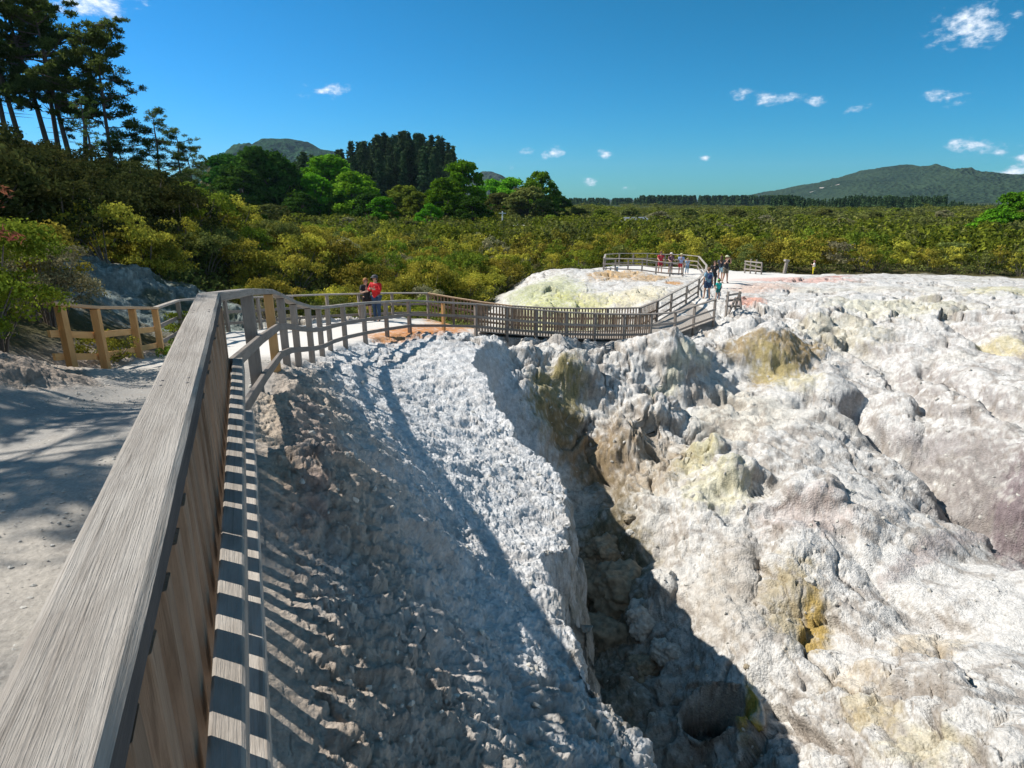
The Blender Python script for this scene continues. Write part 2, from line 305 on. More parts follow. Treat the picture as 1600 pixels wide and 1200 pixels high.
def height(x, y, E=None):
    x = np.asarray(x, float); y = np.asarray(y, float); E = E or (lambda f: f(x, y))
    r = np.hypot(x, y)
    wx = fbm(x, y, x * 0, .45, 3) * .8 + fbm(x, y, x * 0 + 5, 2.2, 3) * .22
    sd = E(lambda x, y: poly_sd(x, y, UPPER_POLY)) + wx * np.clip(1 - np.abs(y - 8) / 14, 0, 1)
    near = sstep(22, 30, y)
    w = np.where(near > 0.5, 1, 1) * (.75 + 2.4 * near)
    zu = E(lambda x, y: fU(np.clip(x, -95, 95), np.clip(y, -25, 105))); zl = E(lambda x, y: fL(np.clip(x, -20, 65), np.clip(y, -15, 70)))
    b = sstep(-1, 0.12, sd / w)
    b = b ** 1.25
    z = zl + (zu - zl) * b
    # pit hole and seep
    for (c, rx, ry, dp, rot) in ((HOLE, .47, .31, .8, -.6), (SEEP, .9, .6, .13, -.3)):
        ca, sa = math.cos(rot), math.sin(rot); dx = x - c[0]; dy = y - c[1]
        q = np.hypot((dx * ca + dy * sa) / rx, (-dx * sa + dy * ca) / ry) + wx * (.7 if dp > .5 else .3)
        z = z - dp * sstep(1.08, .5, q) + (.07 if dp > .5 else .05) * np.exp(-((q - 1.25) / .22) ** 2)
    for (cx_, cy_, rr_, hh_) in KNOBS:                               # rounded outcrops standing out of the crater wall
        q = np.hypot(x - cx_, y - cy_) / rr_ * (1 + wx * .5); z = z + hh_ * np.clip(1 - q * q, 0, 1) ** 1.15 * (1 - b)
    for (pl, dp, wd) in RILLS:
        d_ = np.full(len(x), 9e9)
        for (ax_, ay_), (bx_, by_) in zip(pl[:-1], pl[1:]):
            ex, ey = bx_ - ax_, by_ - ay_; t_ = np.clip(((x - ax_) * ex + (y - ay_) * ey) / (ex * ex + ey * ey), 0, 1); d_ = np.minimum(d_, np.hypot(x - ax_ - t_ * ex, y - ay_ - t_ * ey))
        z = z - dp * np.exp(-((d_ + wx * .35) / wd) ** 2) * (1 - b)
    far = sstep(52, 78, r)
    plain = -5.4 + fbm(x, y, x * 0, .012, 3) * 1.5
    hillL = 9.0 * np.exp(-(((x + 78) / 42) ** 2 + ((y - 62) / 34) ** 2)) + 5 * np.exp(-(((x + 40) / 80) ** 2 + ((y - 320) / 90) ** 2))
    zf = plain + hillL
    z = z * (1 - far) + zf * far
    return z
def bump_at(x, y):
    return height(np.array([x]), np.array([y]))[0]
GX = np.linspace(-60, 70, 521); GY = np.linspace(-10, 130, 561)
_gx, _gy = np.meshgrid(GX, GY); _gz = height(_gx.ravel(), _gy.ravel()).reshape(_gx.shape)
def gh(x, y):
    if -60 < x < 69.5 and -10 < y < 129.5:
        i = (x + 60) / .25; j = (y + 10) / .25; i0 = int(i); j0 = int(j); a = i - i0; b = j - j0
        return float(_gz[j0, i0] * (1 - a) * (1 - b) + _gz[j0, i0 + 1] * a * (1 - b) + _gz[j0 + 1, i0] * (1 - a) * b + _gz[j0 + 1, i0 + 1] * a * b)
    return float(bump_at(x, y))
def gha(a):
    i = np.clip((a[:, 0] + 60) / .25, 0, 519); j = np.clip((a[:, 1] + 10) / .25, 0, 559); i0 = i.astype(int); j0 = j.astype(int); u = i - i0; v = j - j0
    return _gz[j0, i0] * (1 - u) * (1 - v) + _gz[j0, i0 + 1] * u * (1 - v) + _gz[j0 + 1, i0] * (1 - u) * v + _gz[j0 + 1, i0 + 1] * u * v
def hit(px, py):
    d = rdir(px, py); k = 1.2
    while k < 90:
        x, y, z = d[0] * k, d[1] * k, CH + d[2] * k
        if z <= gh(x, y): return (x, y, z)
        k *= 1.004
    return (d[0] * 80, d[1] * 80, -5)

# ------------------------------------------------------------------ materials
def newmat(name):
    m = bpy.data.materials.new(name); m.use_nodes = True; nt = m.node_tree
    b = nt.nodes['Principled BSDF']; return m, nt, b
def mat_plain(name, col, rough=.7, noise=0.0, scale=20):
    m, nt, b = newmat(name); b.inputs['Roughness'].default_value = rough
    b.inputs['Base Color'].default_value = (*col, 1)
    if noise:
        N = nt.nodes.new; L = nt.links.new
        n = N('ShaderNodeTexNoise'); n.inputs['Scale'].default_value = scale; n.inputs['Detail'].default_value = 5
        tc = N('ShaderNodeTexCoord'); L(tc.outputs['Object'], n.inputs['Vector'])
        r = N('ShaderNodeMapRange'); r.inputs['To Min'].default_value = 1 - noise; r.inputs['To Max'].default_value = 1 + noise; L(n.outputs['Fac'], r.inputs['Value'])
        r.inputs['From Min'].default_value = .3; r.inputs['From Max'].default_value = .7
        mx = N('ShaderNodeVectorMath'); mx.operation = 'SCALE'; mx.inputs[0].default_value = col; L(r.outputs[0], mx.inputs['Scale']); L(mx.outputs[0], b.inputs['Base Color'])
    return m
def mat_wood(name, c1, c2, c3, crack=.5, bump=.5):
    m, nt, b = newmat(name); N = nt.nodes.new; L = nt.links.new
    b.inputs['Roughness'].default_value = .85; b.inputs['Specular IOR Level'].default_value = .2
    uv = N('ShaderNodeUVMap'); oi = N('ShaderNodeObjectInfo')
    off = N('ShaderNodeVectorMath'); off.operation = 'ADD'; L(uv.outputs[0], off.inputs[0])
    cb = N('ShaderNodeCombineXYZ'); mm = N('ShaderNodeMath'); mm.operation = 'MULTIPLY'; mm.inputs[1].default_value = 37; L(oi.outputs['Random'], mm.inputs[0]); L(mm.outputs[0], cb.inputs[0]); L(mm.outputs[0], cb.inputs[2]); L(cb.outputs[0], off.inputs[1])
    def nz(sx, sy, det, rough=.6, dist=0):
        mp = N('ShaderNodeMapping'); mp.inputs['Scale'].default_value = (sx, sy, 1); L(off.outputs[0], mp.inputs[0])
        n = N('ShaderNodeTexNoise'); n.inputs['Scale'].default_value = 1; n.inputs['Detail'].default_value = det; n.inputs['Roughness'].default_value = rough; n.inputs['Distortion'].default_value = dist
        L(mp.outputs[0], n.inputs['Vector']); return n.outputs['Fac']
    grain = nz(1.3, 40, 7, .66, 1.6); blotch = nz(3.0, 12, 5, .65, .5); fine = nz(9, 300, 3, .7)
    cr = N('ShaderNodeValToRGB'); L(blotch, cr.inputs[0])
    cr.color_ramp.elements[0].position = .3; cr.color_ramp.elements[0].color = (*c1, 1); cr.color_ramp.elements[1].position = .7; cr.color_ramp.elements[1].color = (*c2, 1)
    mx = N('ShaderNodeMix'); mx.data_type = 'RGBA'; L(cr.outputs[0], mx.inputs[6]); mx.inputs[7].default_value = (*c3, 1)
    mr = N('ShaderNodeMapRange'); mr.inputs['From Min'].default_value = .54; mr.inputs['From Max'].default_value = .72; mr.inputs['To Max'].default_value = crack; L(grain, mr.inputs['Value']); L(mr.outputs[0], mx.inputs[0])
    mr2 = N('ShaderNodeMapRange'); mr2.inputs['From Min'].default_value = .3; mr2.inputs['From Max'].default_value = .7; mr2.inputs['To Min'].default_value = .93; mr2.inputs['To Max'].default_value = 1.06; L(fine, mr2.inputs['Value'])
    pr = N('ShaderNodeMapRange'); pr.inputs['To Min'].default_value = .78; pr.inputs['To Max'].default_value = 1.12; L(oi.outputs['Random'], pr.inputs['Value'])
    mu = N('ShaderNodeMath'); mu.operation = 'MULTIPLY'; L(mr2.outputs[0], mu.inputs[0]); L(pr.outputs[0], mu.inputs[1])
    sc_ = N('ShaderNodeVectorMath'); sc_.operation = 'SCALE'; L(mx.outputs[2], sc_.inputs[0]); L(mu.outputs[0], sc_.inputs['Scale']); L(sc_.outputs[0], b.inputs['Base Color'])
    ad = N('ShaderNodeMath'); ad.operation = 'ADD'; L(grain, ad.inputs[0]); L(fine, ad.inputs[1])
    bp = N('ShaderNodeBump'); bp.inputs['Strength'].default_value = bump; bp.inputs['Distance'].default_value = .004; bp.invert = True; L(ad.outputs[0], bp.inputs['Height']); L(bp.outputs[0], b.inputs['Normal'])
    return m
M = {}
M['rail'] = mat_wood('weathered_pale_wood', (.29, .255, .22), (.46, .42, .375), (.12, .10, .082), .75, 1.0)
M['tint'] = mat_wood('dark_wood_edge', (.07, .068, .07), (.13, .12, .115), (.03, .03, .03), .7, .9)
M['grey'] = mat_wood('weathered_grey_wood', (.21, .18, .155), (.31, .27, .235), (.09, .075, .062), .6, .5)
M['brown'] = mat_wood('brown_picket_wood', (.20, .135, .09), (.33, .235, .165), (.075, .045, .03), .75, .8)
M['new'] = mat_wood('new_orange_timber', (.56, .31, .12), (.68, .41, .18), (.33, .165, .06), .35, .3)
M['newtop'] = mat_wood('new_pale_timber', (.56, .37, .22), (.62, .44, .28), (.42, .25, .12), .35, .3)

def mat_ground():
    m, nt, b = newmat('mineral_ground'); N = nt.nodes.new; L = nt.links.new
    b.inputs['Roughness'].default_value = .95; b.inputs['Specular IOR Level'].default_value = .12
    at = N('ShaderNodeAttribute'); at.attribute_name = 'col'
    tc = N('ShaderNodeTexCoord')
    def nz(s, d, r=.65, dist=0.0):
        n = N('ShaderNodeTexNoise'); n.inputs['Scale'].default_value = s; n.inputs['Detail'].default_value = d; n.inputs['Roughness'].default_value = r; n.inputs['Distortion'].default_value = dist
        L(tc.outputs['Object'], n.inputs['Vector']); return n.outputs['Fac']
    a = nz(9, 9, .72, .3); c = nz(70, 5, .7)
    mr = N('ShaderNodeMapRange'); mr.inputs['From Min'].default_value = .3; mr.inputs['From Max'].default_value = .7; mr.inputs['To Min'].default_value = .62; mr.inputs['To Max'].default_value = 1.22; L(a, mr.inputs['Value'])
    sv = N('ShaderNodeVectorMath'); sv.operation = 'SCALE'; L(at.outputs['Color'], sv.inputs[0]); L(mr.outputs[0], sv.inputs['Scale'])
    L(sv.outputs[0], b.inputs['Base Color'])
    vo = N('ShaderNodeTexVoronoi'); vo.inputs['Scale'].default_value = 26; vo.feature = 'F1'; L(tc.outputs['Object'], vo.inputs['Vector'])
    ad = N('ShaderNodeMath'); ad.operation = 'MULTIPLY_ADD'; L(vo.outputs['Distance'], ad.inputs[0]); ad.inputs[1].default_value = -.45; L(a, ad.inputs[2])
    ad2 = N('ShaderNodeMath'); ad2.operation = 'MULTIPLY_ADD'; L(c, ad2.inputs[0]); ad2.inputs[1].default_value = .35; L(ad.outputs[0], ad2.inputs[2])
    bp = N('ShaderNodeBump'); bp.inputs['Strength'].default_value = .9; bp.inputs['Distance'].default_value = .045; L(ad2.outputs[0], bp.inputs['Height']); L(bp.outputs[0], b.inputs['Normal'])
    return m
M['ground'] = mat_ground()
def mat_path():
    m, nt, b = newmat('packed_gravel_path'); N = nt.nodes.new; L = nt.links.new
    b.inputs['Roughness'].default_value = .95; b.inputs['Specular IOR Level'].default_value = .12
    at = N('ShaderNodeAttribute'); at.attribute_name = 'col'; tc = N('ShaderNodeTexCoord')
    n = N('ShaderNodeTexNoise'); n.inputs['Scale'].default_value = 45; n.inputs['Detail'].default_value = 7; n.inputs['Roughness'].default_value = .75; L(tc.outputs['Object'], n.inputs['Vector'])
    mr = N('ShaderNodeMapRange'); mr.inputs['From Min'].default_value = .3; mr.inputs['From Max'].default_value = .7; mr.inputs['To Min'].default_value = .72; mr.inputs['To Max'].default_value = 1.18; L(n.outputs['Fac'], mr.inputs['Value'])
    sv = N('ShaderNodeVectorMath'); sv.operation = 'SCALE'; L(at.outputs['Color'], sv.inputs[0]); L(mr.outputs[0], sv.inputs['Scale']); L(sv.outputs[0], b.inputs['Base Color'])
    bp = N('ShaderNodeBump'); bp.inputs['Strength'].default_value = .7; bp.inputs['Distance'].default_value = .012; L(n.outputs['Fac'], bp.inputs['Height']); L(bp.outputs[0], b.inputs['Normal'])
    return m
M['path'] = mat_path()
def mat_leaf(name, c1, c2, c3=None, nscale=1.2, trans=.35, rnd=.25):
    m, nt, b = newmat(name); N = nt.nodes.new; L = nt.links.new
    nt.nodes.remove(b); out = nt.nodes['Material Output']
    tc = N('ShaderNodeTexCoord'); oi = N('ShaderNodeObjectInfo'); geo = N('ShaderNodeNewGeometry')
    ofs = N('ShaderNodeVectorMath'); ofs.operation = 'ADD'; L(tc.outputs['Object'], ofs.inputs[0]); L(oi.outputs['Location'], ofs.inputs[1])
    n = N('ShaderNodeTexNoise'); n.inputs['Scale'].default_value = nscale; n.inputs['Detail'].default_value = 4; L(ofs.outputs[0], n.inputs['Vector'])
    rp = N('ShaderNodeValToRGB'); L(n.outputs['Fac'], rp.inputs[0]); e = rp.color_ramp.elements
    e[0].position = .35; e[0].color = (*c1, 1); e[1].position = .62; e[1].color = (*c2, 1)
    if c3: q = e.new(.78); q.color = (*c3, 1)
    mr = N('ShaderNodeMapRange'); mr.inputs['To Min'].default_value = 1 - rnd; mr.inputs['To Max'].default_value = 1 + rnd; L(oi.outputs['Random'], mr.inputs['Value'])
    ri = N('ShaderNodeMapRange'); ri.inputs['To Min'].default_value = .65; ri.inputs['To Max'].default_value = 1.35; L(geo.outputs['Random Per Island'], ri.inputs['Value'])
    mu = N('ShaderNodeMath'); mu.operation = 'MULTIPLY'; L(mr.outputs[0], mu.inputs[0]); L(ri.outputs[0], mu.inputs[1])
    sv = N('ShaderNodeVectorMath'); sv.operation = 'SCALE'; L(rp.outputs[0], sv.inputs[0]); L(mu.outputs[0], sv.inputs['Scale'])
    hs = N('ShaderNodeHueSaturation'); L(sv.outputs[0], hs.inputs['Color'])
    hr = N('ShaderNodeMapRange'); hr.inputs['To Min'].default_value = .485; hr.inputs['To Max'].default_value = .515; L(oi.outputs['Random'], hr.inputs['Value']); L(hr.outputs[0], hs.inputs['Hue'])
    df = N('ShaderNodeBsdfDiffuse'); tr = N('ShaderNodeBsdfTranslucent'); L(hs.outputs[0], df.inputs[0]); L(hs.outputs[0], tr.inputs[0])
    ms = N('ShaderNodeMixShader'); ms.inputs[0].default_value = trans; L(df.outputs[0], ms.inputs[1]); L(tr.outputs[0], ms.inputs[2]); L(ms.outputs[0], out.inputs[0])
    return m
M['scrub'] = mat_leaf('scrub_leaves', (.16, .165, .028), (.41, .36, .05), (.58, .48, .08), .8, .35, .3)
M['scrub_green'] = mat_leaf('green_scrub_leaves', (.09, .14, .02), (.23, .28, .03), (.36, .38, .045), .8, .35, .25)
M['scrub_dark'] = mat_leaf('dark_scrub_leaves', (.095, .12, .035), (.20, .215, .055), (.33, .30, .075), .8, .3, .3)
M['scrub_grey'] = mat_leaf('grey_scrub_leaves', (.20, .19, .11), (.32, .30, .15), (.40, .35, .18), 1.2, .3, .2)
M['hill_scrub'] = mat_leaf('hillside_scrub_leaves', (.03, .042, .014), (.075, .08, .023), (.15, .11, .04), .6, .25, .3)
M['pine'] = mat_leaf('pine_needles', (.05, .08, .022), (.11, .155, .038), (.21, .25, .055), .5, .5, .2)
M['conifer'] = mat_leaf('conifer_needles', (.035, .065, .028), (.08, .125, .05), None, .3, .15, .25)
M['broad'] = mat_leaf('bright_green_leaves', (.07, .17, .012), (.16, .34, .018), (.24, .42, .035), .35, .3, .3)
M['broad_dark'] = mat_leaf('deep_green_leaves', (.03, .085, .012), (.07, .15, .02), None, .35, .25, .3)
M['red'] = mat_leaf('rusty_red_twigs', (.22, .07, .045), (.34, .13, .08), None, 2, .3, .2)
M['bark'] = mat_plain('bark', (.09, .065, .05), .9, .3, 6)
M['twig'] = mat_plain('twig_bark', (.16, .13, .105), .9, .2, 9)

# ------------------------------------------------------------------ ground sheet
def build_ground():
    fine = np.radians(np.linspace(-47, 47, 1500)); rest = np.radians(np.arange(49, 312, 2.2))
    th = np.concatenate([fine, rest]); na = len(th)
    rr = np.concatenate([np.geomspace(.35, 72, 1180), np.geomspace(74, 9000, 90)]); nr = len(rr)
    TH, RR = np.meshgrid(th, rr)
    x = (RR * np.sin(TH)).ravel(); y = (RR * np.cos(TH)).ravel(); r = RR.ravel()
    ia = np.unique(np.concatenate([np.arange(0, 1500, 4), np.arange(1499, na)])); ir = np.unique(np.concatenate([np.arange(0, nr, 4), [nr - 1]]))
    TC, RC_ = np.meshgrid(th[ia], rr[ir]); xc = (RC_ * np.sin(TC)).ravel(); yc = (RC_ * np.cos(TC)).ravel()
    def E(f):                                                        # slow smooth fields: every 4th sample, interpolated
        g = f(xc, yc).reshape(len(ir), len(ia)); ja = np.arange(na); k = np.clip(np.searchsorted(ia, ja, 'right') - 1, 0, len(ia) - 2); t = (ja - ia[k]) / (ia[k + 1] - ia[k])
        g = g[:, k] * (1 - t) + g[:, k + 1] * t; jr = np.arange(nr); k = np.clip(np.searchsorted(ir, jr, 'right') - 1, 0, len(ir) - 2); t = ((jr - ir[k]) / (ir[k + 1] - ir[k]))[:, None]
        return (g[k] * (1 - t) + g[k + 1] * t).ravel()
    z = height(x, y, E)
    sdn = E(lambda x, y: poly_sd(x, y, NEARPATH)); sdf = E(lambda x, y: poly_sd(x, y, FARPATH)); psd = np.maximum(sdn, sdf)
    wob = fbm(x, y, x * 0, 1.7, 3) * .25
    pm = np.maximum(sstep(-.12, .2, sdn + wob * .3), sstep(-.5, .8, sdf + wob))       # path
    G = lambda a: a.reshape(nr, na)
    X, Y_, Z = G(x), G(y), G(z)
    def normals(X, Y_, Z):
        dx = [np.gradient(a, axis=0) for a in (X, Y_, Z)]; dy = [np.gradient(a, axis=1) for a in (X, Y_, Z)]
        n = np.stack([dx[1] * dy[2] - dx[2] * dy[1], dx[2] * dy[0] - dx[0] * dy[2], dx[0] * dy[1] - dx[1] * dy[0]], -1)
        n /= np.linalg.norm(n, axis=-1)[..., None] + 1e-12
        return n * np.where(n[..., 2:] < 0, -1, 1)
    n = normals(X, Y_, Z).reshape(-1, 3)
    # veg area: beyond the mineral ground
    veg = E(lambda x, y: poly_sd(x, y, [(-3.2, 26.3), (-1.5, 30), (-1.5, 38), (.5, 46), (3, 57), (16, 60), (30, 57), (60, 55), (200, 30), (9000, 0), (9000, 9500), (-9500, 9500), (-9500, -100), (-9, -3), (-6.8, 1), (-6.2, 5.5), (-7.5, 10.5), (-8, 16), (-9.2, 20), (-7.5, 23.5), (-5, 25.5)]))
    vm = sstep(-.5, .9, veg + wob * 2)
    ocz = np.exp(-(((x + 11.5) / 4) ** 2 + ((y - 19) / 5) ** 2))
    rock = (1 - pm) * np.maximum(1 - .8 * vm, 1.5 * ocz) * sstep(120, 60, r)
    lod = lambda wl: np.clip(1.4 - r * .010 / wl, 0, 1)      # fade details finer than the grid
    sp = sstep(2.5, .5, x + .1 * (y - 8)) * sstep(22, 17, y)                          # spur zone
    xs = x * D[1] - y * D[0] * -1; 
    al = x * D[0] + y * D[1]; ac = x * Nn[0] + y * Nn[1]
    nbw = lambda x, y, z: fbm(x, y, z, 3, 2) * .12
    # broad lumps
    knob = (1 - sp) * sstep(9.5, 7.5, x) * sstep(11, 13, y) * sstep(24.5, 22.5, y); knob = np.maximum(knob, 1.15 * sstep(3.3, 2.7, x) * sstep(.7, 1.1, x) * sstep(9, 10, y) * sstep(16, 14, y))
    big = fbm(x, y, z, .33, 3, .5, 1) * (.34 * (1 - sp) + .07 * sp) + fbm(x, y, z * .8, .85, 3, .5, 1) * .25 * knob
    # down-slope runnels on the spur flank (stretched across the slope)
    wx_ = x + fbm(x, y, z, .9, 3) * .5; wy_ = y + fbm(x + 31, y, z, .9, 3) * .5
    W1 = worley(wx_, wy_ * .8, .75); W2 = worley(wx_ + 3 + nbw(x, y, z), wy_, 2.6); W3 = worley(wx_ + 9, wy_ + x * .2, 8.0)
    rocky = sstep(-.12, .28, fbm(x, y, z * 0, .16, 2) + .25 * knob)
    blocks = (W1[1] * .10 + W1[2] * .28 - .12 * np.exp(-(W1[0] / .09) ** 2)) * (.35 + .9 * rocky) * (1 - sp) * lod(1.2) + (W2[1] * .040 + W2[2] * .07 - .04 * np.exp(-(W2[0] / .10) ** 2)) * (.3 + .8 * rocky) * lod(.35) * (1 - .45 * sp) + (W3[1] * .011 + W3[2] * .02 - .008 * np.exp(-(W3[0] / .12) ** 2)) * lod(.12) * (.5 + .6 * sp)
    run = fbm(ac * .25, al * .9 + fbm(x, y, z, .7, 2) * .6, z * .3, .55, 2, .5, 1) * .16 * sp * sstep(.2, 1.0, ac)
    run = run + fbm(ac * .45 + al * .12, al * 1.5 - ac * .35, z * .5, 1.6, 4, .55, 2) * .085 * sp * sstep(-.05, .2, ac) * (.3 + .7 * sstep(1.8, .9, ac))
    # right hand flank: folded, sinewy ridges running towards the viewer
    rr_ = sstep(8, 12, x) * sstep(34, 22, y)
    al2 = x * .55 - y * .83; ac2 = x * .83 + y * .55; fw = fbm(x, y, z, .5, 2) * .5
    fold = fbm(al2 * .22 + fw, ac2 * 1.15 + fw, z * .9, 1.0, 4, .58, 2) * (.30 * rr_ + .16 * (1 - rr_) * sstep(4, 8, x) * sstep(45, 30, y))
    mm_ = sstep(-.2, .2, fbm(x - 8, y, z, .3, 2)); mid = (fbm(x, y, z * 1.2, 1.4, 3, .55, 1) * (1 - mm_) + fbm(x, y, z * 1.2, 1.7, 4, .55, 2) * mm_) * (.085 - .015 * sp) * lod(.5)
    mid2 = fbm(x + 9, y, z, 4.3, 3, .55, 0) * .036 * lod(.2)
    lump = sstep(.05, .5, fbm(x, y, z, .22, 2) + .1)
    smallm = fbm(x, y, z, 9, 3, .6, 1) * (.034 + .03 * lump * (1 - sp)) * lod(.08)
    tiny = fbm(x, y, z, 33, 3, .65, 1) * .010 * lod(.02)
    SL = [P(1180, 655, 18)[:2], (7.2, 14.2), (8.3, 11.5), (8.8, 8.6), (9, 6)]; dl = np.full(len(x), 9e9)
    for (ax_, ay_), (bx_, by_) in zip(SL[:-1], SL[1:]):
        ex, ey = bx_ - ax_, by_ - ay_; t_ = np.clip(((x - ax_) * ex + (y - ay_) * ey) / (ex * ex + ey * ey), 0, 1); dl = np.minimum(dl, np.hypot(x - ax_ - t_ * ex, y - ay_ - t_ * ey))
    calm = 1 - .68 * sstep(2.6, 1.2, dl + wob * 2)
    calm = calm * (1 - .4 * sstep(5, 7, x) * sstep(28, 22, y)) * (1 - .5 * sstep(30, 38, y)); big = big * (1 - .5 * sstep(30, 38, y)); smallm = smallm * (.6 + .4 * calm)
    blocks = blocks * calm * np.clip(n[:, 2], .15, 1) ** 1.4; fold = fold * calm; mid = mid * calm
    d = (big + blocks + run + fold + mid + mid2 * (.7 + .8 * lump) + smallm + tiny) * rock
    fade_fence = 1 - .85 * np.exp(-np.clip(np.abs(ac + .12), 0, 9) ** 2 / .03) * (al < 4.6) * (al > -8)
    d = d * fade_fence
    d = d + pm * (fbm(x, y, z, .8, 2) * .03 * (sdn > 0) + fbm(x, y, z, 14, 3, .6) * .008 * lod(.05))
    d = d + vm * fbm(x, y, z, .35, 3) * .35 * sstep(200, 60, r) * (1 - pm)
    # keep the wild ground below decks
    x2 = x + n[:, 0] * d; y2 = y + n[:, 1] * d; z2 = z + n[:, 2] * d
    # ---------------- colours of the mineral crust
    nb = fbm(x, y, z, .8, 4, .6); nf = fbm(x + 40, y, z, 5, 4, .65); nl = fbm(x, y + 30, z, .2, 2)
    nn = normals(G(x2), G(y2), G(z2)).reshape(-1, 3); steep = 1 - nn[:, 2]
    def C(*c): return np.array(c, dtype=np.float32)[None, :]
    def mixc(a, b, t): return a + (b - a) * t[:, None]
    c = np.repeat(C(.61, .592, .565), len(x), 0)
    c = mixc(c, C(.64, .64, .645), sp * sstep(.3, 1.6, ac) * .9)
    c = mixc(c, C(.44, .36, .29), sp * sstep(1.5, .1, ac + nb * .9) * .85)
    c = mixc(c, C(.50, .47, .45), sstep(.0, .7, nb) * .55)
    c = mixc(c, C(.43, .36, .28), sstep(.15, .6, nf + nb * .6) * .2 * (1 - sp * .5))
    c = mixc(c, C(.56, .50, .36), sstep(.1, .45, nl) * .3 * (1 - sp))
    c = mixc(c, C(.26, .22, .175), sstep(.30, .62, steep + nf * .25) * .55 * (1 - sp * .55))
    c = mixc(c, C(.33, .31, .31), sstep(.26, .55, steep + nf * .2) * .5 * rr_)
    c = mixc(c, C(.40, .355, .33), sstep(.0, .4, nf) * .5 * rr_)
    # deeper pit is mixed towards a darker brown
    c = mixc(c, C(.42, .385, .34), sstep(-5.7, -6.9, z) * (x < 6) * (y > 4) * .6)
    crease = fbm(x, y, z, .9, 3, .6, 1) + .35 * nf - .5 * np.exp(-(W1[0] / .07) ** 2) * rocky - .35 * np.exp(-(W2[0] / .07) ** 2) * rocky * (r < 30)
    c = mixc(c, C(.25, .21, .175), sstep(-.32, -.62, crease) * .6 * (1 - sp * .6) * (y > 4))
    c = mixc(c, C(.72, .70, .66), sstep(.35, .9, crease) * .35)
    # stains: (px, py, half width px, half height px, colour, strength)
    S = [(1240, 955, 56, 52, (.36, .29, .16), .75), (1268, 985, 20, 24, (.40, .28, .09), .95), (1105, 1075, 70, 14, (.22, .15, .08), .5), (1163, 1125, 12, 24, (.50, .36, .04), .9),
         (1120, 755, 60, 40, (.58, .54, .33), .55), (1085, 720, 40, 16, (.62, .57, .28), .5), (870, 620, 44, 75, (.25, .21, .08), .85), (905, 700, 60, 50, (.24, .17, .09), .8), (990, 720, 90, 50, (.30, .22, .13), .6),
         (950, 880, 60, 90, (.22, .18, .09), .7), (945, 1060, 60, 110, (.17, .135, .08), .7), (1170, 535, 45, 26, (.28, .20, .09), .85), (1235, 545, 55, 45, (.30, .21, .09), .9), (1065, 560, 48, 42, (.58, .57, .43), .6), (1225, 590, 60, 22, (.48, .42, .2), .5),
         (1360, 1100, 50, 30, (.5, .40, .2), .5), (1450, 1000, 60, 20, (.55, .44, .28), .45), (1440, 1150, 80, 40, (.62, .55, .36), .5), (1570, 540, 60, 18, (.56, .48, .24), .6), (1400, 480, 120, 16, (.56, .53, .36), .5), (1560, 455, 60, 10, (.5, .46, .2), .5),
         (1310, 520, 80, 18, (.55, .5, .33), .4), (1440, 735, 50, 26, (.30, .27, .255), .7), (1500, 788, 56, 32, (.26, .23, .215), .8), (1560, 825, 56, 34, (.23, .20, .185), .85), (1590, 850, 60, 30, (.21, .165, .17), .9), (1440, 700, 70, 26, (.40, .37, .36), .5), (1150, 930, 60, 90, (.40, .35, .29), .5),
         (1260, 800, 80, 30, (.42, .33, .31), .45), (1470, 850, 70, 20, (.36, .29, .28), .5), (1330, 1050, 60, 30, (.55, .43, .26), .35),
         (1170, 470, 26, 10, (.62, .32, .24), .6), (1240, 424, 90, 4, (.66, .50, .26), .5),
         (660, 513, 72, 11, (.56, .25, .08), .95), (610, 524, 36, 9, (.55, .27, .12), .75), (700, 508, 40, 6, (.58, .28, .08), .8),
         (1052, 442, 16, 4, (.50, .24, .06), .9),
         (860, 452, 56, 28, (.47, .485, .25), .7), (815, 462, 30, 14, (.42, .44, .27), .6), (930, 468, 50, 16, (.60, .55, .28), .6), (1000, 462, 46, 14, (.66, .58, .36), .55), (870, 505, 90, 22, (.58, .58, .22), .6),
         (475, 780, 50, 50, (.50, .33, .28), .5), (440, 740, 40, 60, (.56, .45, .33), .5), (430, 640, 40, 60, (.56, .46, .35), .6), (620, 480, 20, 10, (.5, .3, .2), .1),
         (490, 690, 50, 70, (.36, .27, .24), .5), (700, 1000, 80, 120, (.52, .46, .42), .4), (470, 850, 50, 40, (.46, .36, .28), .5)]
    S2 = [(660, 516, 78, 13, (.50, .21, .07), .95), (604, 524, 34, 9, (.50, .25, .11), .8), (705, 507, 44, 7, (.55, .26, .07), .85), (1245, 437, 95, 5, (.60, .32, .26), .7), (1310, 431, 22, 3, (.5, .22, .18), .75), (1190, 449, 50, 8, (.64, .42, .33), .6), (1170, 470, 26, 10, (.60, .30, .22), .6), (1240, 424, 90, 4, (.62, .47, .26), .5), (965, 428, 42, 8, (.53, .33, .13), .8), (1015, 434, 34, 6, (.53, .34, .15), .75)]
    def tint(c, px, py, hw, hh, cc, s):
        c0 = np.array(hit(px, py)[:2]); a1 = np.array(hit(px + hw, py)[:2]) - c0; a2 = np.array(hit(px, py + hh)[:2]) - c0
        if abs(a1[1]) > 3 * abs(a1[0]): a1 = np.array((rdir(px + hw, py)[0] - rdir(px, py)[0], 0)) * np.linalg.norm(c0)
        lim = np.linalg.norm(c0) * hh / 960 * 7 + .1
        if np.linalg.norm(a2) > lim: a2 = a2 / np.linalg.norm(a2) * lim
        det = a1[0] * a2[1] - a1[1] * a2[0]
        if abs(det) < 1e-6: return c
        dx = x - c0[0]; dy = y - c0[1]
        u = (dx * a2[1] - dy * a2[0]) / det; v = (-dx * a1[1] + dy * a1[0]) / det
        g = np.exp(-((u * u + v * v) * .9) ** 1.3)
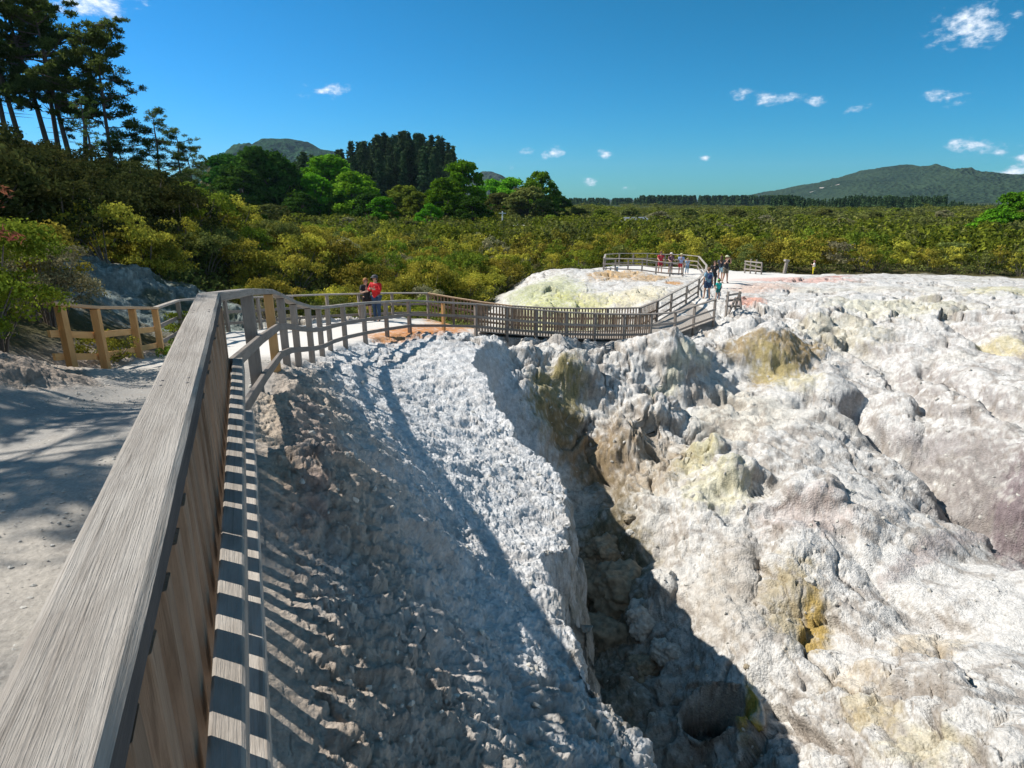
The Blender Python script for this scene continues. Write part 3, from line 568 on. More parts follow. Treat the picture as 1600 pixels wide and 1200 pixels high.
        t = sstep(.16, .85, g + nf * .5 * g ** .3 + nb * .3 * g ** .3) * s * np.clip(1.0 + nf * 1.1, .15, 1.0)
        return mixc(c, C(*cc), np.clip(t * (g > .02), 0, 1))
    for q in S: c = tint(c, *q)
    # dark pit mouth inside
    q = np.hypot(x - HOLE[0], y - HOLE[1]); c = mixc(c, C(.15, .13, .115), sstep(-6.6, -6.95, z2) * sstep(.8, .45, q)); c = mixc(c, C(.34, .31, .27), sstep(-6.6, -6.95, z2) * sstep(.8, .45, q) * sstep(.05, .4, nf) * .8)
    # bank at the left
    bank = sstep(.0, .3, -x - 4.4) * (y < 8) * (1 - pm)
    c = mixc(c, C(.36, .29, .235), bank * .9)
    # blue-grey outcrop behind the left fence
    oc = np.exp(-(((x + 11.5) / 3.2) ** 2 + ((y - 19) / 4.2) ** 2)); oc2 = np.exp(-(((x + 13) / 1.8) ** 2 + ((y - 27) / 2) ** 2))
    ocm = np.clip(sstep(.15, .5, oc + nf * .2) + sstep(.2, .6, oc2), 0, 1)
    c = mixc(c, C(.15, .185, .175), ocm * .95); c = mixc(c, C(.36, .41, .38), ocm * sstep(.0, .35, nf) * .7); c = mixc(c, C(.06, .075, .04), ocm * sstep(.05, .35, nb) * .8)
    # path: gravel near, white beyond
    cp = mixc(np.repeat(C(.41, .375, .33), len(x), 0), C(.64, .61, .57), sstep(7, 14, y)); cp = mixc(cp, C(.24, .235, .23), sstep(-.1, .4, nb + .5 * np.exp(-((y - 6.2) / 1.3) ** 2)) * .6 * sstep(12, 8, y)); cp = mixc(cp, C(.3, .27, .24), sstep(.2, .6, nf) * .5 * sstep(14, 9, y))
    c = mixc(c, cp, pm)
    for q in S2: c = tint(c, *q)
    cv = mixc(np.repeat(C(.085, .075, .03), len(x), 0), C(.045, .06, .02), sstep(90, 300, r)); 
    c = mixc(c, cv, vm * (1 - pm) * (1 - ocm))
    c = np.clip(c, .01, .85)
    V = np.stack([x2, y2, z2], 1)
    idx = np.arange(nr * na).reshape(nr, na)
    a = idx[:-1, :]; b_ = idx[1:, :]
    a2 = np.roll(a, -1, 1); b2 = np.roll(b_, -1, 1)
    quads = np.stack([a, a2, b2, b_], -1).reshape(-1, 4)
    # hub under the viewer
    V = np.vstack([V, [[0, 0, float(z2[:na].mean())]]]).astype(np.float32); c = np.vstack([c, c[:1]])
    hub = len(V) - 1
    isp = (pm[quads[:, 0]] > .5) & (r[quads[:, 0]] < 80)
    def emit(name, q, extra, mat):
        u = np.unique(q) if extra is None else np.unique(np.concatenate([q.ravel(), [hub]]))
        mp = np.full(len(V), -1, dtype=np.int64); mp[u] = np.arange(len(u)); qq = mp[q]
        me = mesh_np(name, V[u], qq, mat, True, col=c[u])
        o = link(name, me); tag(o, kind='structure'); return o
    global GOBJ
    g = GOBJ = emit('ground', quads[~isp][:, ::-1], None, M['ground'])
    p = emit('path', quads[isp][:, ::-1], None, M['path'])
    i0 = idx[0]; tri = np.stack([np.full(na, hub), i0, np.roll(i0, -1)], -1)
    u = np.unique(tri); mp = np.full(len(V), -1, dtype=np.int64); mp[u] = np.arange(len(u))
    o = link('ground', mesh_np('ground_centre', V[u], mp[tri][:, ::-1], M['ground'], True, col=c[u])); tag(o, kind='structure')
build_ground()
bpy.context.view_layer.update()
def drop(x, y, z0):
    ok, loc, nrm, i = GOBJ.ray_cast(Vector((x, y, z0 + 1.0)), Vector((0, 0, -1)), distance=3.0)
    return loc.z if ok else z0
# ------------------------------------------------------------------ fences
def vsub(a, b): return (a[0] - b[0], a[1] - b[1], a[2] - b[2])
def rail_sweep(mb, line, off, dz, w, t, bev=.006, sub=0, wear=0.0):
    """bar following a polyline, offset sideways by off (positive = right of travel) with mitred joints"""
    pts = [Vector(p) for p in line]
    if sub:
        q = []
        for a, b in zip(pts[:-1], pts[1:]):
            n = max(1, int((b - a).length / sub))
            for i in range(n): q.append(a.lerp(b, i / n))
        q.append(pts[-1]); pts = q
    rings = []
    for i, p in enumerate(pts):
        d0 = (pts[i] - pts[i - 1]) if i else (pts[1] - pts[0]); d1 = (pts[i + 1] - pts[i]) if i < len(pts) - 1 else d0
        a = Vector((d0.y, -d0.x)).normalized(); b = Vector((d1.y, -d1.x)).normalized(); m = (a + b)
        m = m.normalized() / max(.5, (a + b).length / 2) if m.length > 1e-6 else a
        ring = []
        for j, (u, v) in enumerate(rectp(w / 2, t / 2, bev)):
            if wear:
                s = sum(math.sin(p.x * 9.1 * k + p.y * 7.3 * k + j * 2.1 + k * k) / k for k in (1, 2.7, 5.3)) * wear
                u += s * (1 if u > 0 else -1) * (.6 + .4 * math.sin(j)); v += s * .5
            ring.append((p.x + m.x * (off + u), p.y + m.y * (off + u), p.z + dz + v))
        rings.append(ring)
    mb.sweep(rings, random.random() * 9)
PROTO = {}
def bar_mesh(key, size, mat, bev=.004):
    k = (key, tuple(round(s, 3) for s in size), mat.name)
    if k not in PROTO:
        mb = MB(); mb.box((0, 0, 0), size, 0, bev=bev); o = mb.build(key, mat); PROTO[k] = o.data; bpy.data.objects.remove(o)
    return PROTO[k]
def fence(label, line, post_at=None, rails=(.62, .26), side=1, picket=0, pw=.055, hand=(.14, .05), post=.095, mats=('rail', 'grey', 'brown'), name='wooden_fence', group=None, skip_first=False, post_mats=None, hand_sub=0, wear=0, rt=.042, rh=.09, hand_run=None):
    o0 = line[len(line) // 2]; org = (o0[0], o0[1], o0[2] - HR)
    root = empty(name, org); tag(root, label, 'fence', group)
    for (i0, i1, mk) in (hand_run or [(0, len(line) - 1, mats[0])]):
        mb = MB(); rail_sweep(mb, line[i0:i1 + 1], 0, -hand[1] / 2, hand[0], hand[1], .008, hand_sub, wear); mb.build('handrail', M[mk], root, org)
    for rz_ in rails:
        mb = MB(); rail_sweep(mb, line, side * (post / 2 + rt / 2 + .002), -(HR - rz_) - rh / 2, rt, rh, .005); mb.build('rail', M[mats[1]], root, org)
    for i, p in enumerate(line):
        if post_at is not None and i not in post_at: continue
        if skip_first and i == 0: continue
        q = line[min(i + 1, len(line) - 1)]; r_ = line[max(i - 1, 0)]; rz = math.atan2(q[1] - r_[1], q[0] - r_[0])
        mk = (post_mats or {}).get(i, mats[1])
        L = HR - hand[1] + .28
        o = link('post', bar_mesh('post', (post, post * 1.02, L), M[mk]), root)
        o.location = vsub((p[0], p[1], p[2] - hand[1] - L / 2 - .001), org); o.rotation_euler = (0, 0, rz)
    if picket:
        k = 0.0; cum = 0
        for a, b in zip(line[:-1], line[1:]):
            L = math.dist(a, b); rz = math.atan2(b[1] - a[1], b[0] - a[0])
            while k < L:
                t = k / L; x, y, z = [a[j] + (b[j] - a[j]) * t for j in range(3)]
                n = (math.sin(rz), -math.cos(rz)); off = side * (post / 2 - .014)
                hh = .93
                o = link('picket', bar_mesh('picket', (pw, .022, hh), M[mats[2]], .002), root)
                o.location = vsub((x + n[0] * off, y + n[1] * off, z - hand[1] - .004 - hh / 2), org); o.rotation_euler = (0, random.uniform(-.008, .008), rz)
                k += picket * random.uniform(.96, 1.04)
            k -= L
    return root

M['metal'] = mat_plain('rusty_steel', (.09, .075, .065), .5)
def tube(path, radii, n=7):
    V = []; Fc = []
    path = [Vector(p) for p in path]
    for i, p in enumerate(path):
        d = (path[min(i + 1, len(path) - 1)] - path[max(i - 1, 0)]).normalized(); x = d.orthogonal().normalized(); y = d.cross(x)
        for k in range(n):
            a = 2 * math.pi * k / n; V.append(tuple(p + (x * math.cos(a) + y * math.sin(a)) * radii[i]))
    for i in range(len(path) - 1):
        for k in range(n): Fc.append((i * n + k, i * n + (k + 1) % n, (i + 1) * n + (k + 1) % n, (i + 1) * n + k))
    return np.array(V), np.array(Fc)
# near picket fence beside the viewer
near_line = [(*fl(t, -.26), HR) for t in (-2.1, .1, 2.2, 4.25)]
def near_fence():
    org = (*fl(2.2, -.26), 0)
    root = empty('wooden_fence', org); tag(root, 'close-up weathered picket fence with broad handrail running from the lower left corner', 'fence', 'boardwalk fences')
    mb = MB(); rail_sweep(mb, near_line, 0, -.038, .137, .076, .012, .025, .0022); ho = mb.build('handrail', M['rail'], root, org); ho.data.materials.append(M['tint'])
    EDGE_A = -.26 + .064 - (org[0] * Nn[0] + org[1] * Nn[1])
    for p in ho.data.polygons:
        if p.center.x * Nn[0] + p.center.y * Nn[1] > EDGE_A: p.material_index = 1  # right side face of the handrail takes a darker wood colour
    for rz_, ro in ((.62, .118), (.26, .136)):
        mb = MB(); rail_sweep(mb, near_line, ro, rz_ - HR - .045, .066, .09, .006, .05, .0008); mb.build('rail', M['rail'], root, org)
    for t in (-1.6, .2, 2.1):
        x, y = fl(t, -.29); o = link('post', bar_mesh('post', (.1, .1, 1.2), M['grey']), root); o.location = vsub((x, y, HR - .078 - .6), org); o.rotation_euler = (0, 0, math.atan2(D[1], D[0]))
    t = -2.0; i = 0
    while t < 4.2:
        x, y = fl(t, -.216); w = random.uniform(.06, .075)
        o = link('picket', bar_mesh('picket', (round(w, 2), .045, 1.06), M['brown'], .003), root); o.location = vsub((x, y, HR - .079 - .53), org)
        o.rotation_euler = (random.uniform(-.012, .012), random.uniform(-.006, .006), math.atan2(D[1], D[0]) + random.uniform(-.03, .03)); t += .162; i += 1
    v, f = tube([(0, 0, -.004), (0, 0, .0012), (0, 0, .0018)], [.0065, .0065, .0005], 10); sm = mesh_np('screw_head', v, f, M['metal'], True)
    for t in (.52, .58, 2.1, 2.16, 3.5, 3.56):
        for a, zz in ((-.30 + .02 * (t % .12), HR), (-.225, HR)):
            x, y = fl(t, a); o = link('screw_head', sm, root); o.location = vsub((x, y, zz), org)
    return root
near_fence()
cx_, cy_ = fl(4.25, -.26)
fence('open weathered railing curving round the top of the white spur from the nearest bend', right_top, side=1, post_mats={2: 'new', 12: 'new'}, group='boardwalk fences', post=.10, wear=.001, hand_sub=.15, hand=(.135, .06))
fence('dark picket fence on the near side of the bridge, overlooking the crater', bridge_front, side=1, picket=.11, group='boardwalk fences', mats=('grey', 'grey', 'brown'), skip_first=True)
fence('short open railing on the near side of the ramp below the backpack walker', ramp_front, side=1, group='boardwalk fences', mats=('grey', 'grey', 'brown'), skip_first=True)
fence('new orange timber fence at the left edge of the gravel path', new_left, side=-1, skip_first=True, group='boardwalk fences', mats=('newtop', 'new', 'new'), post=.11, hand=(.19, .05), rt=.04, rh=.11)
fence('long open railing on the far side of the path behind the couple', left_back, side=-1, group='boardwalk fences', skip_first=True, mats=('rail', 'grey', 'brown'))
fence('picket fence on the far side of the bridge in front of the yellow-green mound', bridge_back, side=-1, picket=.135, group='boardwalk fences', mats=('grey', 'grey', 'brown'), skip_first=True, hand_run=[(0, 3, 'newtop'), (3, 8, 'grey')])
fence('railing climbing past the mound on the left of the backpack walker', ramp_back, side=-1, group='boardwalk fences', mats=('rail', 'grey', 'brown'), skip_first=True)
fence('far railing at the back of the orange-stained lookout', plat_back, side=1, group='boardwalk fences', mats=('rail', 'grey', 'brown'), skip_first=True)
fence('front railing of the orange-stained lookout before the standing visitors', plat_front, side=1, group='boardwalk fences', mats=('rail', 'grey', 'brown'), skip_first=True)

# boarded shutters on the ramp railing (solid weathered planks between rails)
def deck():
    A = dens(bridge_front[:-1] + ramp_front, -HR - .0, .25); B = dens(bridge_back[2:] + ramp_back[1:4], -HR - .0, .25)
    n = 125; mb = MB()
    def samp(l, t):
        f = t * (len(l) - 1); i = min(int(f), len(l) - 2); a = f - i
        return Vector([l[i][k] + (l[i + 1][k] - l[i][k]) * a for k in range(3)])
    for i in range(n):
        t0 = i / n; t1 = (i + .93) / n
        a0, a1, b0, b1 = samp(A, t0), samp(A, t1), samp(B, t0), samp(B, t1)
        dz = Vector((0, 0, .04)); up = Vector((0, 0, .06))
        mb.sweep([[a0 + up - dz, a1 + up - dz, a1 + up, a0 + up], [b0 + up - dz, b1 + up - dz, b1 + up, b0 + up]], random.random() * 5)
    o0 = A[len(A) // 2]; o = mb.build('boardwalk_deck', M['rail'], None, o0); o.location = o0
    tag(o, 'grey planked bridge deck between the two picket fences', 'boardwalk')
    return o
deck()

def scrap_fence(label, px, py, Y, L, rz, n, lean, name='broken_railing'):
    x, y, _ = P(px, py, Y); z = gh(x, y); r = empty(name, (x, y, z), rz); tag(r, label, 'railing')
    for i in range(n):
        h = 1.05 * random.uniform(.75, 1.05)
        o = link('post', bar_mesh('post', (.09, .09, round(h + .3, 1)), M['grey']), r); o.location = (-L / 2 + L * i / max(1, n - 1), 0, h / 2 - .1); o.rotation_euler = (random.uniform(-lean, lean), random.uniform(-lean, lean), 0)
    for k, hz in enumerate((.35, .68, .98)):
        mb = MB(); mb.box((0, .068, 0), (L + .1, .04, .1), 0, bev=.004); o = mb.build('rail', M['rail' if k == 2 else 'grey'], r); o.location = (0, 0, hz * .95); o.rotation_euler = (0, random.uniform(-lean, lean) * .4, 0)
    return r
scrap_fence('short stub of grey railing standing alone on the white plateau', 1176, 428, 49, 1.9, 1.9, 4, .12, 'railing_stub')
scrap_fence('tangle of leaning grey posts at the end of the ramp railing', 1146, 484, 30.5, 1.3, .7, 4, .3)
def stump():
    x, y, _ = P(1227, 420, 53); z = gh(x, y); r = empty('wooden_marker', (x, y, z)); tag(r, 'weathered wooden marker post at the back rim of the plateau before the bushes', 'post')
    o = link('post', bar_mesh('post', (.22, .2, 1.2), M['grey'], .02), r); o.location = (0, 0, .5); o.rotation_euler = (.05, .08, .3)
    o = link('cap', bar_mesh('cap', (.42, .25, .16), M['rail'], .02), r); o.location = (.03, 0, 1.16); o.rotation_euler = (.05, .12, .3)
stump()

# ------------------------------------------------------------------ vegetation meshes
def leaf_quads(C_, size, elong=1.6, nrm=None, bias=.5, droop=None):
    n = len(C_); s = size * rng.uniform(.6, 1.3, n)
    a = rng.normal(size=(n, 3)); 
    if nrm is not None: a = a * (1 - bias) + nrm * bias * 1.6
    a /= np.linalg.norm(a, axis=1)[:, None]
    t = rng.normal(size=(n, 3))
    if droop is not None: t = t * .45 + droop
    t -= (t * a).sum(1)[:, None] * a; t /= np.linalg.norm(t, axis=1)[:, None] + 1e-9
    b = np.cross(a, t); h = (s * elong / 2)[:, None]; w = (s / 2)[:, None]
    mid = a * (s * .12)[:, None]
    V = np.stack([C_ - t * h, C_ + b * w + mid, C_ + t * h, C_ - b * w + mid], 1).reshape(-1, 3)
    return V, np.arange(n * 4).reshape(n, 4)
def joinm(parts):
    V = []; Fc = []; b = 0
    for v, f in parts: V.append(v); Fc.append(f + b); b += len(v)
    return np.vstack(V), np.vstack(Fc)
def blob_cloud(blobs, per, size, elong=1.6, squash=.75, inner=.55, bias=.55):
    Cs = []; Ns = []
    for (c, r) in blobs:
        n = max(4, int(per * (r ** 2)))
        d = rng.normal(size=(n, 3)); d /= np.linalg.norm(d, axis=1)[:, None]
        d[:, 2] = np.where(d[:, 2] < -.35, -d[:, 2], d[:, 2])
        rad = r * rng.uniform(inner, 1.06, n) * (1 + .16 * np.sin(d[:, 0] * 5 + c[0] * 9) * np.cos(d[:, 1] * 6 + c[1] * 7))
        Cs.append(np.array(c) + d * rad[:, None] * np.array((1, 1, squash))); Ns.append(d)
    return leaf_quads(np.vstack(Cs), size, elong, np.vstack(Ns), bias)
def bush_mesh(seed, w=2.0, h=2.8, nb=26, per=260, size=.09, core=True):
    r_ = random.Random(seed); blobs = []
    for i in range(nb):
        a = r_.uniform(0, 6.283); u = r_.random() ** .6; zz = r_.uniform(.25, .95)
        rad = w * u * math.sqrt(max(.05, 1 - (zz - .35) ** 2 * 1.6)) * .8
        blobs.append(((math.cos(a) * rad, math.sin(a) * rad, h * zz * (1 - .22 * u)), r_.uniform(.2, .42) * w * .62))
    return blob_cloud(blobs, per, size), blobs
def stems_mesh(blobs, n, r0, seed):
    r_ = random.Random(seed); parts = []
    for i in range(n):
        c, rr = blobs[r_.randrange(len(blobs))]
        parts.append(tube([(c[0] * .08, c[1] * .08, -.4), (c[0] * .45, c[1] * .45, c[2] * .45), (c[0], c[1], c[2] + rr * .3)], [r0, r0 * .7, r0 * .25], 5))
    return joinm(parts)
def make_bush(seed, leaf, **k):
    (v, f), bl = bush_mesh(seed, **k)
    return mesh_np('foliage', v, f, M[leaf]), mesh_np('stem', *stems_mesh(bl, 9, .045, seed), M['twig'], True)
def broad_mesh(seed, nb=60, per=170, size=.03):
    """unit broadleaf tree: height 1, crown radius ~.38"""
    r_ = random.Random(seed); blobs = []
    for i in range(nb):
        a = r_.uniform(0, 6.283); zz = r_.random() ** .8; env = math.sin(math.pi * (zz * .86 + .12)) ** .6
        rad = .36 * env * r_.random() ** .45
        blobs.append(((math.cos(a) * rad, math.sin(a) * rad, .16 + .76 * zz), r_.uniform(.055, .12)))
    v, f = blob_cloud([(c, r) for c, r in blobs], per / .01 * 1.0, size, 1.3, .8, .5, .45)
    tp = [tube([(0, 0, -.05), (.01, 0, .2), (-.01, .01, .5), (0, 0, .8)], [.03, .024, .014, .005], 8)]
    for i in range(9):
        c, rr = blobs[r_.randrange(nb)]; tp.append(tube([(0, 0, .12 + .25 * r_.random()), (c[0] * .5, c[1] * .5, c[2] * .75), c], [.013, .009, .003], 5))
    return mesh_np('crown', v, f, None), mesh_np('trunk', *joinm(tp), M['bark'], True)
def conifer_mesh(seed, levels=24, size=.022):
    r_ = random.Random(seed); Cs = []; Dr = []
    for i in range(levels):
        z = .12 + .87 * i / levels; R = .17 * (1 - (z - .1) / .95) ** .92 * r_.uniform(.8, 1.12) + .008; nbk = max(4, int(11 * (1 - z) + 4))
        for k in range(nbk):
            a = r_.uniform(0, 6.283); L = R * r_.uniform(.65, 1.15); m = max(4, int(L / .010))
            for j in range(m):
                t = (j + .5) / m
                for q in range(3):
                    Cs.append((math.cos(a) * L * t + r_.gauss(0, .009), math.sin(a) * L * t + r_.gauss(0, .009), z - .10 * L * t - .25 * L * t * t + r_.gauss(0, .008) + .02 * t))
                    Dr.append((math.cos(a) * .8, math.sin(a) * .8, -.35))
    v, f = leaf_quads(np.array(Cs), size, 2.2, None, 0, np.array(Dr))
    t = tube([(0, 0, -.04), (0, 0, .5), (0, 0, 1.0)], [.014, .009, .002], 6)
    return mesh_np('crown', v, f, M['conifer']), mesh_np('trunk', *t, M['bark'], True)
def pine_mesh(seed, H=18, lean=(0, 0), bow=0.0, base_clear=.42, nclump=48, spread=.24, cl=1.0):
    r_ = random.Random(seed); path = []; rad = []
    for i in range(9):
        t = i / 8; s = t * H
        path.append((lean[0] * H * t + bow * math.sin(t * math.pi) * H * .1 + r_.gauss(0, .06), lean[1] * H * t + r_.gauss(0, .06), s)); rad.append(.26 * H / 18 * (1 - t) ** .75 + .02)
    path[0] = (path[0][0], path[0][1], -.8)
    def at(t):
        f = t * 8; i = min(int(f), 7); a = f - i; return Vector(path[i]).lerp(Vector(path[i + 1]), a)
    tr = [tube(path, rad, 8)]; Cs = []; Ns = []; Dr = []
    for k in range(nclump):
        t = base_clear + (1 - base_clear) * (k + r_.random()) / nclump; p = at(min(t, 1)); a = r_.uniform(0, 6.283)
        w = math.sin(min(1, (1.06 - t) / (1.06 - base_clear)) * 1.9); L = H * spread * (.25 + .75 * max(.1, w)) * r_.uniform(.45, 1.1)
        e = p + Vector((math.cos(a) * L, math.sin(a) * L, L * r_.uniform(.0, .35)))
        m = p.lerp(e, .55) - Vector((0, 0, L * .06)); tr.append(tube([p, m, e], [.07 * H / 18, .045 * H / 18, .015], 4))
        for sub in range(r_.choice((3, 4, 5))):
            q = p.lerp(e, r_.uniform(.45, 1.08)) + Vector((r_.gauss(0, .55), r_.gauss(0, .55), r_.gauss(.25, .3))) * H / 18; R = H * cl * r_.uniform(.022, .045)
            if sub: tr.append(tube([m, q], [.025, .01], 3))
            n = int(150 * (R / .6) ** 1.3)
            d = rng.normal(size=(n, 3)); d /= np.linalg.norm(d, axis=1)[:, None]
            Cs.append(np.array(q) + d * (R * rng.uniform(.25, 1.0, n))[:, None] * np.array((1.15, 1.15, .62))); Dr.append(d + np.array((0, 0, .3)))
    for k in range(16):                                            # dead stubs on the clear bole
        t = base_clear * r_.uniform(.35, 1.1); p = at(t); a = r_.uniform(0, 6.283); L = r_.uniform(.5, 2.2); tr.append(tube([p, p + Vector((math.cos(a) * L, math.sin(a) * L, -.1 * L))], [.035, .008], 3))
    v, f = leaf_quads(np.vstack(Cs), .10 * H / 18, 3.4, None, 0, np.vstack(Dr) * 1.2)
    return mesh_np('crown', v, f, M['pine']), mesh_np('trunk', *joinm(tr), M['bark'], True)

def plant(name, x, y, z, parts, s=1.0, rz=None, label=None, cat='tree', group=None, sz=None):
    r = empty(name, (x, y, z), random.uniform(0, 6.28) if rz is None else rz); r.scale = (s, s, sz or s); tag(r, label, cat, group)
    for nm, me, mat in parts:
        o = link(nm, me, r)
        if mat:
            o.material_slots[0].link = 'OBJECT'; o.material_slots[0].material = M[mat]
    return r
# ------------------------------------------------------------------ trees
for me in ():
    pass
broad = [broad_mesh(100 + i) for i in range(4)]
for b, t in broad: b.materials.append(M['broad'])
conif = [conifer_mesh(200 + i) for i in range(4)]
def ztop(px, py, Y): return P(px, py, Y)[2]
def put_tree(kind, px, py, Y, label, group=None, mat=None, wide=1.0, var=0, name=None, cat='tree', rz=None):
    x, _, zt = P(px, py, Y); z = gh(x, Y) - .2; H = zt - z
    me = (broad if kind == 'b' else conif)[var % 4]
    parts = [('crown', me[0], mat), ('trunk', me[1], None)]
    return plant(name or ('broadleaf_tree' if kind == 'b' else 'conifer_tree'), x, Y, z, parts, H * wide, rz, label, cat, group, H)
# pines on the left hill, base pixel -> position
PN = [(6, 232, 62, 262, 0.0, .2, 301, 'pine at the extreme left edge of the hill crown'),
      (38, 235, 60, 262, -.10, .3, 302, 'pine with a slightly bent trunk, second from the left edge'),
      (88, 243, 60, 268, -.10, .1, 303, 'tall pine whose dark straight trunk leans left, in the middle of the hill group'),
      (95, 240, 64, 248, .03, -.2, 304, 'thin pine with a wavy trunk just right of the leaning pine'),
      (112, 243, 60, 244, -.055, .1, 305, 'pine with a bright mid-height clump, third from the right of the hill group'),
      (126, 243, 58, 206, .20, -.5, 306, 'pine whose trunk bows to the right and ends in a ragged open top'),
      (152, 300, 46, 148, -.01, .1, 307, 'slender pine standing lowest and in front on the hillside')]
for i, (px, py, Y, hp, ln, bow, sd_, lab) in enumerate(PN):
    x, _, z0 = P(px, py, Y); z = gh(x, Y); H = max(6, ztop(px, py - hp, Y) - z)
    cr, tr = pine_mesh(sd_, H, (ln, 0), bow, .50 if i != 6 else .5, (20, 20, 24, 18, 28, 34, 18)[i], (.155, .155, .17, .15, .2, .24, .17)[i], .78)
    plant('pine_tree', x, Y, z, [('crown', cr, None), ('trunk', tr, None)], 1, 0, lab, 'pine tree', 'pines on the left hill')
for i, (px, py, Y, top, ln, lab) in enumerate([(248, 300, 62, 178, .05, 'isolated flat-topped pine, left of the small pair right of the hill'), (281, 300, 64, 204, .04, 'isolated pine with a spreading right-hand branch, right of the small pair'), (300, 298, 90, 232, .0, 'short thin pine against the sky beside the small pair'), (168, 262, 57, 62, .05, 'tall ragged pine at the right edge of the hill group, leaning over the slope'), (186, 268, 60, 205, .05, 'small thin pine on the right shoulder of the hill')]):
    x = P(px, py, Y)[0]; z = gh(x, Y); H = ztop(px, top, Y) - z
    cr, tr = pine_mesh(320 + i, H, (ln, 0), .1, .30, 30, .27); plant('pine_tree', x, Y, z, [('crown', cr, None), ('trunk', tr, None)], 1, 0, lab, 'pine tree', 'pines on the left hill')
# the tree outside the frame on the left that dapples the path
cr, tr = pine_mesh(340, 7.3, (.0, 0), 0, .30, 60, .33, .8)
plant('pine_tree', -9.7, 6.0, .7, [('crown', cr, None), ('trunk', tr, None)], 1, 0, 'pine beside the gravel path at the left, outside the photo, throwing dappled shade', 'pine tree')
cr, tr = pine_mesh(342, 5.4, (.0, 0), 0, .3, 44, .36, .85)
plant('pine_tree', -8.9, 4.1, .5, [('crown', cr, None), ('trunk', tr, None)], 1, 0, 'low pine outside the photo beside the near path, the closest of the shade trees', 'pine tree')
cr, tr = pine_mesh(341, 6.3, (.0, 0), 0, .3, 60, .33, .8)
plant('pine_tree', -8.7, 3.0, .8, [('crown', cr, None), ('trunk', tr, None)], 1, 0, 'second pine outside the photo at the left, behind the first, shading the near path', 'pine tree')

B = [(352, 238, 150, 'dark round broadleaf tree left of the mountain, left one of the clump', 'broad_dark', 1.15), (392, 226, 145, 'tallest dark broadleaf tree of the clump in front of the left mountain', 'broad_dark', 1.1), (424, 236, 148, 'dark broadleaf tree at the right end of the clump before the left mountain', 'broad_dark', 1.0), (372, 262, 138, 'low dark broadleaf tree in the middle front of the left clump', 'broad_dark', 1.2),
     (512, 240, 160, 'bright green dome-topped tree below the left end of the conifers', 'broad', 1.25), (548, 266, 150, 'dense green tree right of the dome-topped tree below the conifers', 'broad', 1.3), (490, 272, 150, 'mid green tree at the left foot of the bright dome-topped tree', 'broad', 1.1), (470, 300, 135, 'low dark green tree below the dome-topped tree', 'broad_dark', 1.3),
     (722, 248, 140, 'tall bright green tree right of the conifers', 'broad', .95), (692, 276, 130, 'bright green tree just left of the tall tree right of the conifers', 'broad', 1.15), (738, 306, 120, 'dark green tree at the right foot of the tall bright tree', 'broad_dark', 1.3), (672, 318, 112, 'green tree with a pale trunk in front of the conifers', 'broad', 1.1), (596, 306, 118, 'small bright yellow-green tree standing in the scrub below the conifers', 'broad', 1.25),
     (630, 288, 150, 'olive green tree in the gap below the conifers', 'scrub_green', 1.4), (654, 300, 140, 'olive tree beside the gap below the conifers', 'scrub_green', 1.3), (768, 280, 190, 'small round green tree below the small far hill', 'broad', 1.3), (800, 276, 185, 'green tree left of the feathery pale one', 'broad', 1.2), (843, 266, 180, 'feathery pale green tree right of the small far hill', 'broad', 1.0), (825, 292, 150, 'wide brownish olive tree above the white pole', 'scrub_dark', 1.7), (868, 298, 190, 'small dark tree at the right end of the central wood', 'broad_dark', 1.2),
     (575, 300, 140, 'dark green tree behind the small yellow-green tree', 'broad_dark', 1.4), (1592, 298, 86, 'bright green tree at the right edge of the photo', 'broad', 1.2), (1560, 326, 84, 'lower green tree left of the bright tree at the right edge', 'broad', 1.5), (850, 310, 160, 'dark rounded tree right of the wide olive tree', 'broad_dark', 1.4), (780, 300, 160, 'dark tree left of the wide olive tree', 'scrub_dark', 1.5),
     (440, 290, 160, 'small green tree between the dark clump and the dome-topped tree', 'broad', 1.3), (336, 262, 160, 'thin grey-green tree at the left edge of the dark clump', 'scrub_grey', .9)]
for i, (px, py, Y, lab, mt, w) in enumerate(B): put_tree('b', px, py, Y, lab, 'broadleaf trees in the middle distance', mt, w, i)
# taller bushy trees standing out of the far scrub
SP_ = [(905, 322, 190), (940, 326, 150), (985, 322, 210), (1030, 330, 130), (1075, 324, 180), (1110, 334, 120), (1150, 326, 170), (1195, 336, 115), (1205, 322, 220), (1250, 334, 125), (1290, 326, 190), (1320, 340, 105), (1365, 330, 150), (1400, 324, 210), (1440, 338, 110), (1475, 328, 170), (1510, 336, 120), (1545, 330, 160), (960, 345, 98), (1130, 348, 92), (1390, 350, 90), (860, 335, 120), (640, 345, 100), (540, 340, 105), (420, 318, 115), (455, 332, 100), (700, 350, 96)]
for i, (px, py, Y) in enumerate(SP_): put_tree('b', px, py, Y, 'tall bushy tree rising above the far scrub', 'bushy trees in the far scrub', ('scrub_dark', 'scrub_green', 'scrub_dark', 'scrub_grey')[i % 4], 1.7, i, 'bushy_tree')
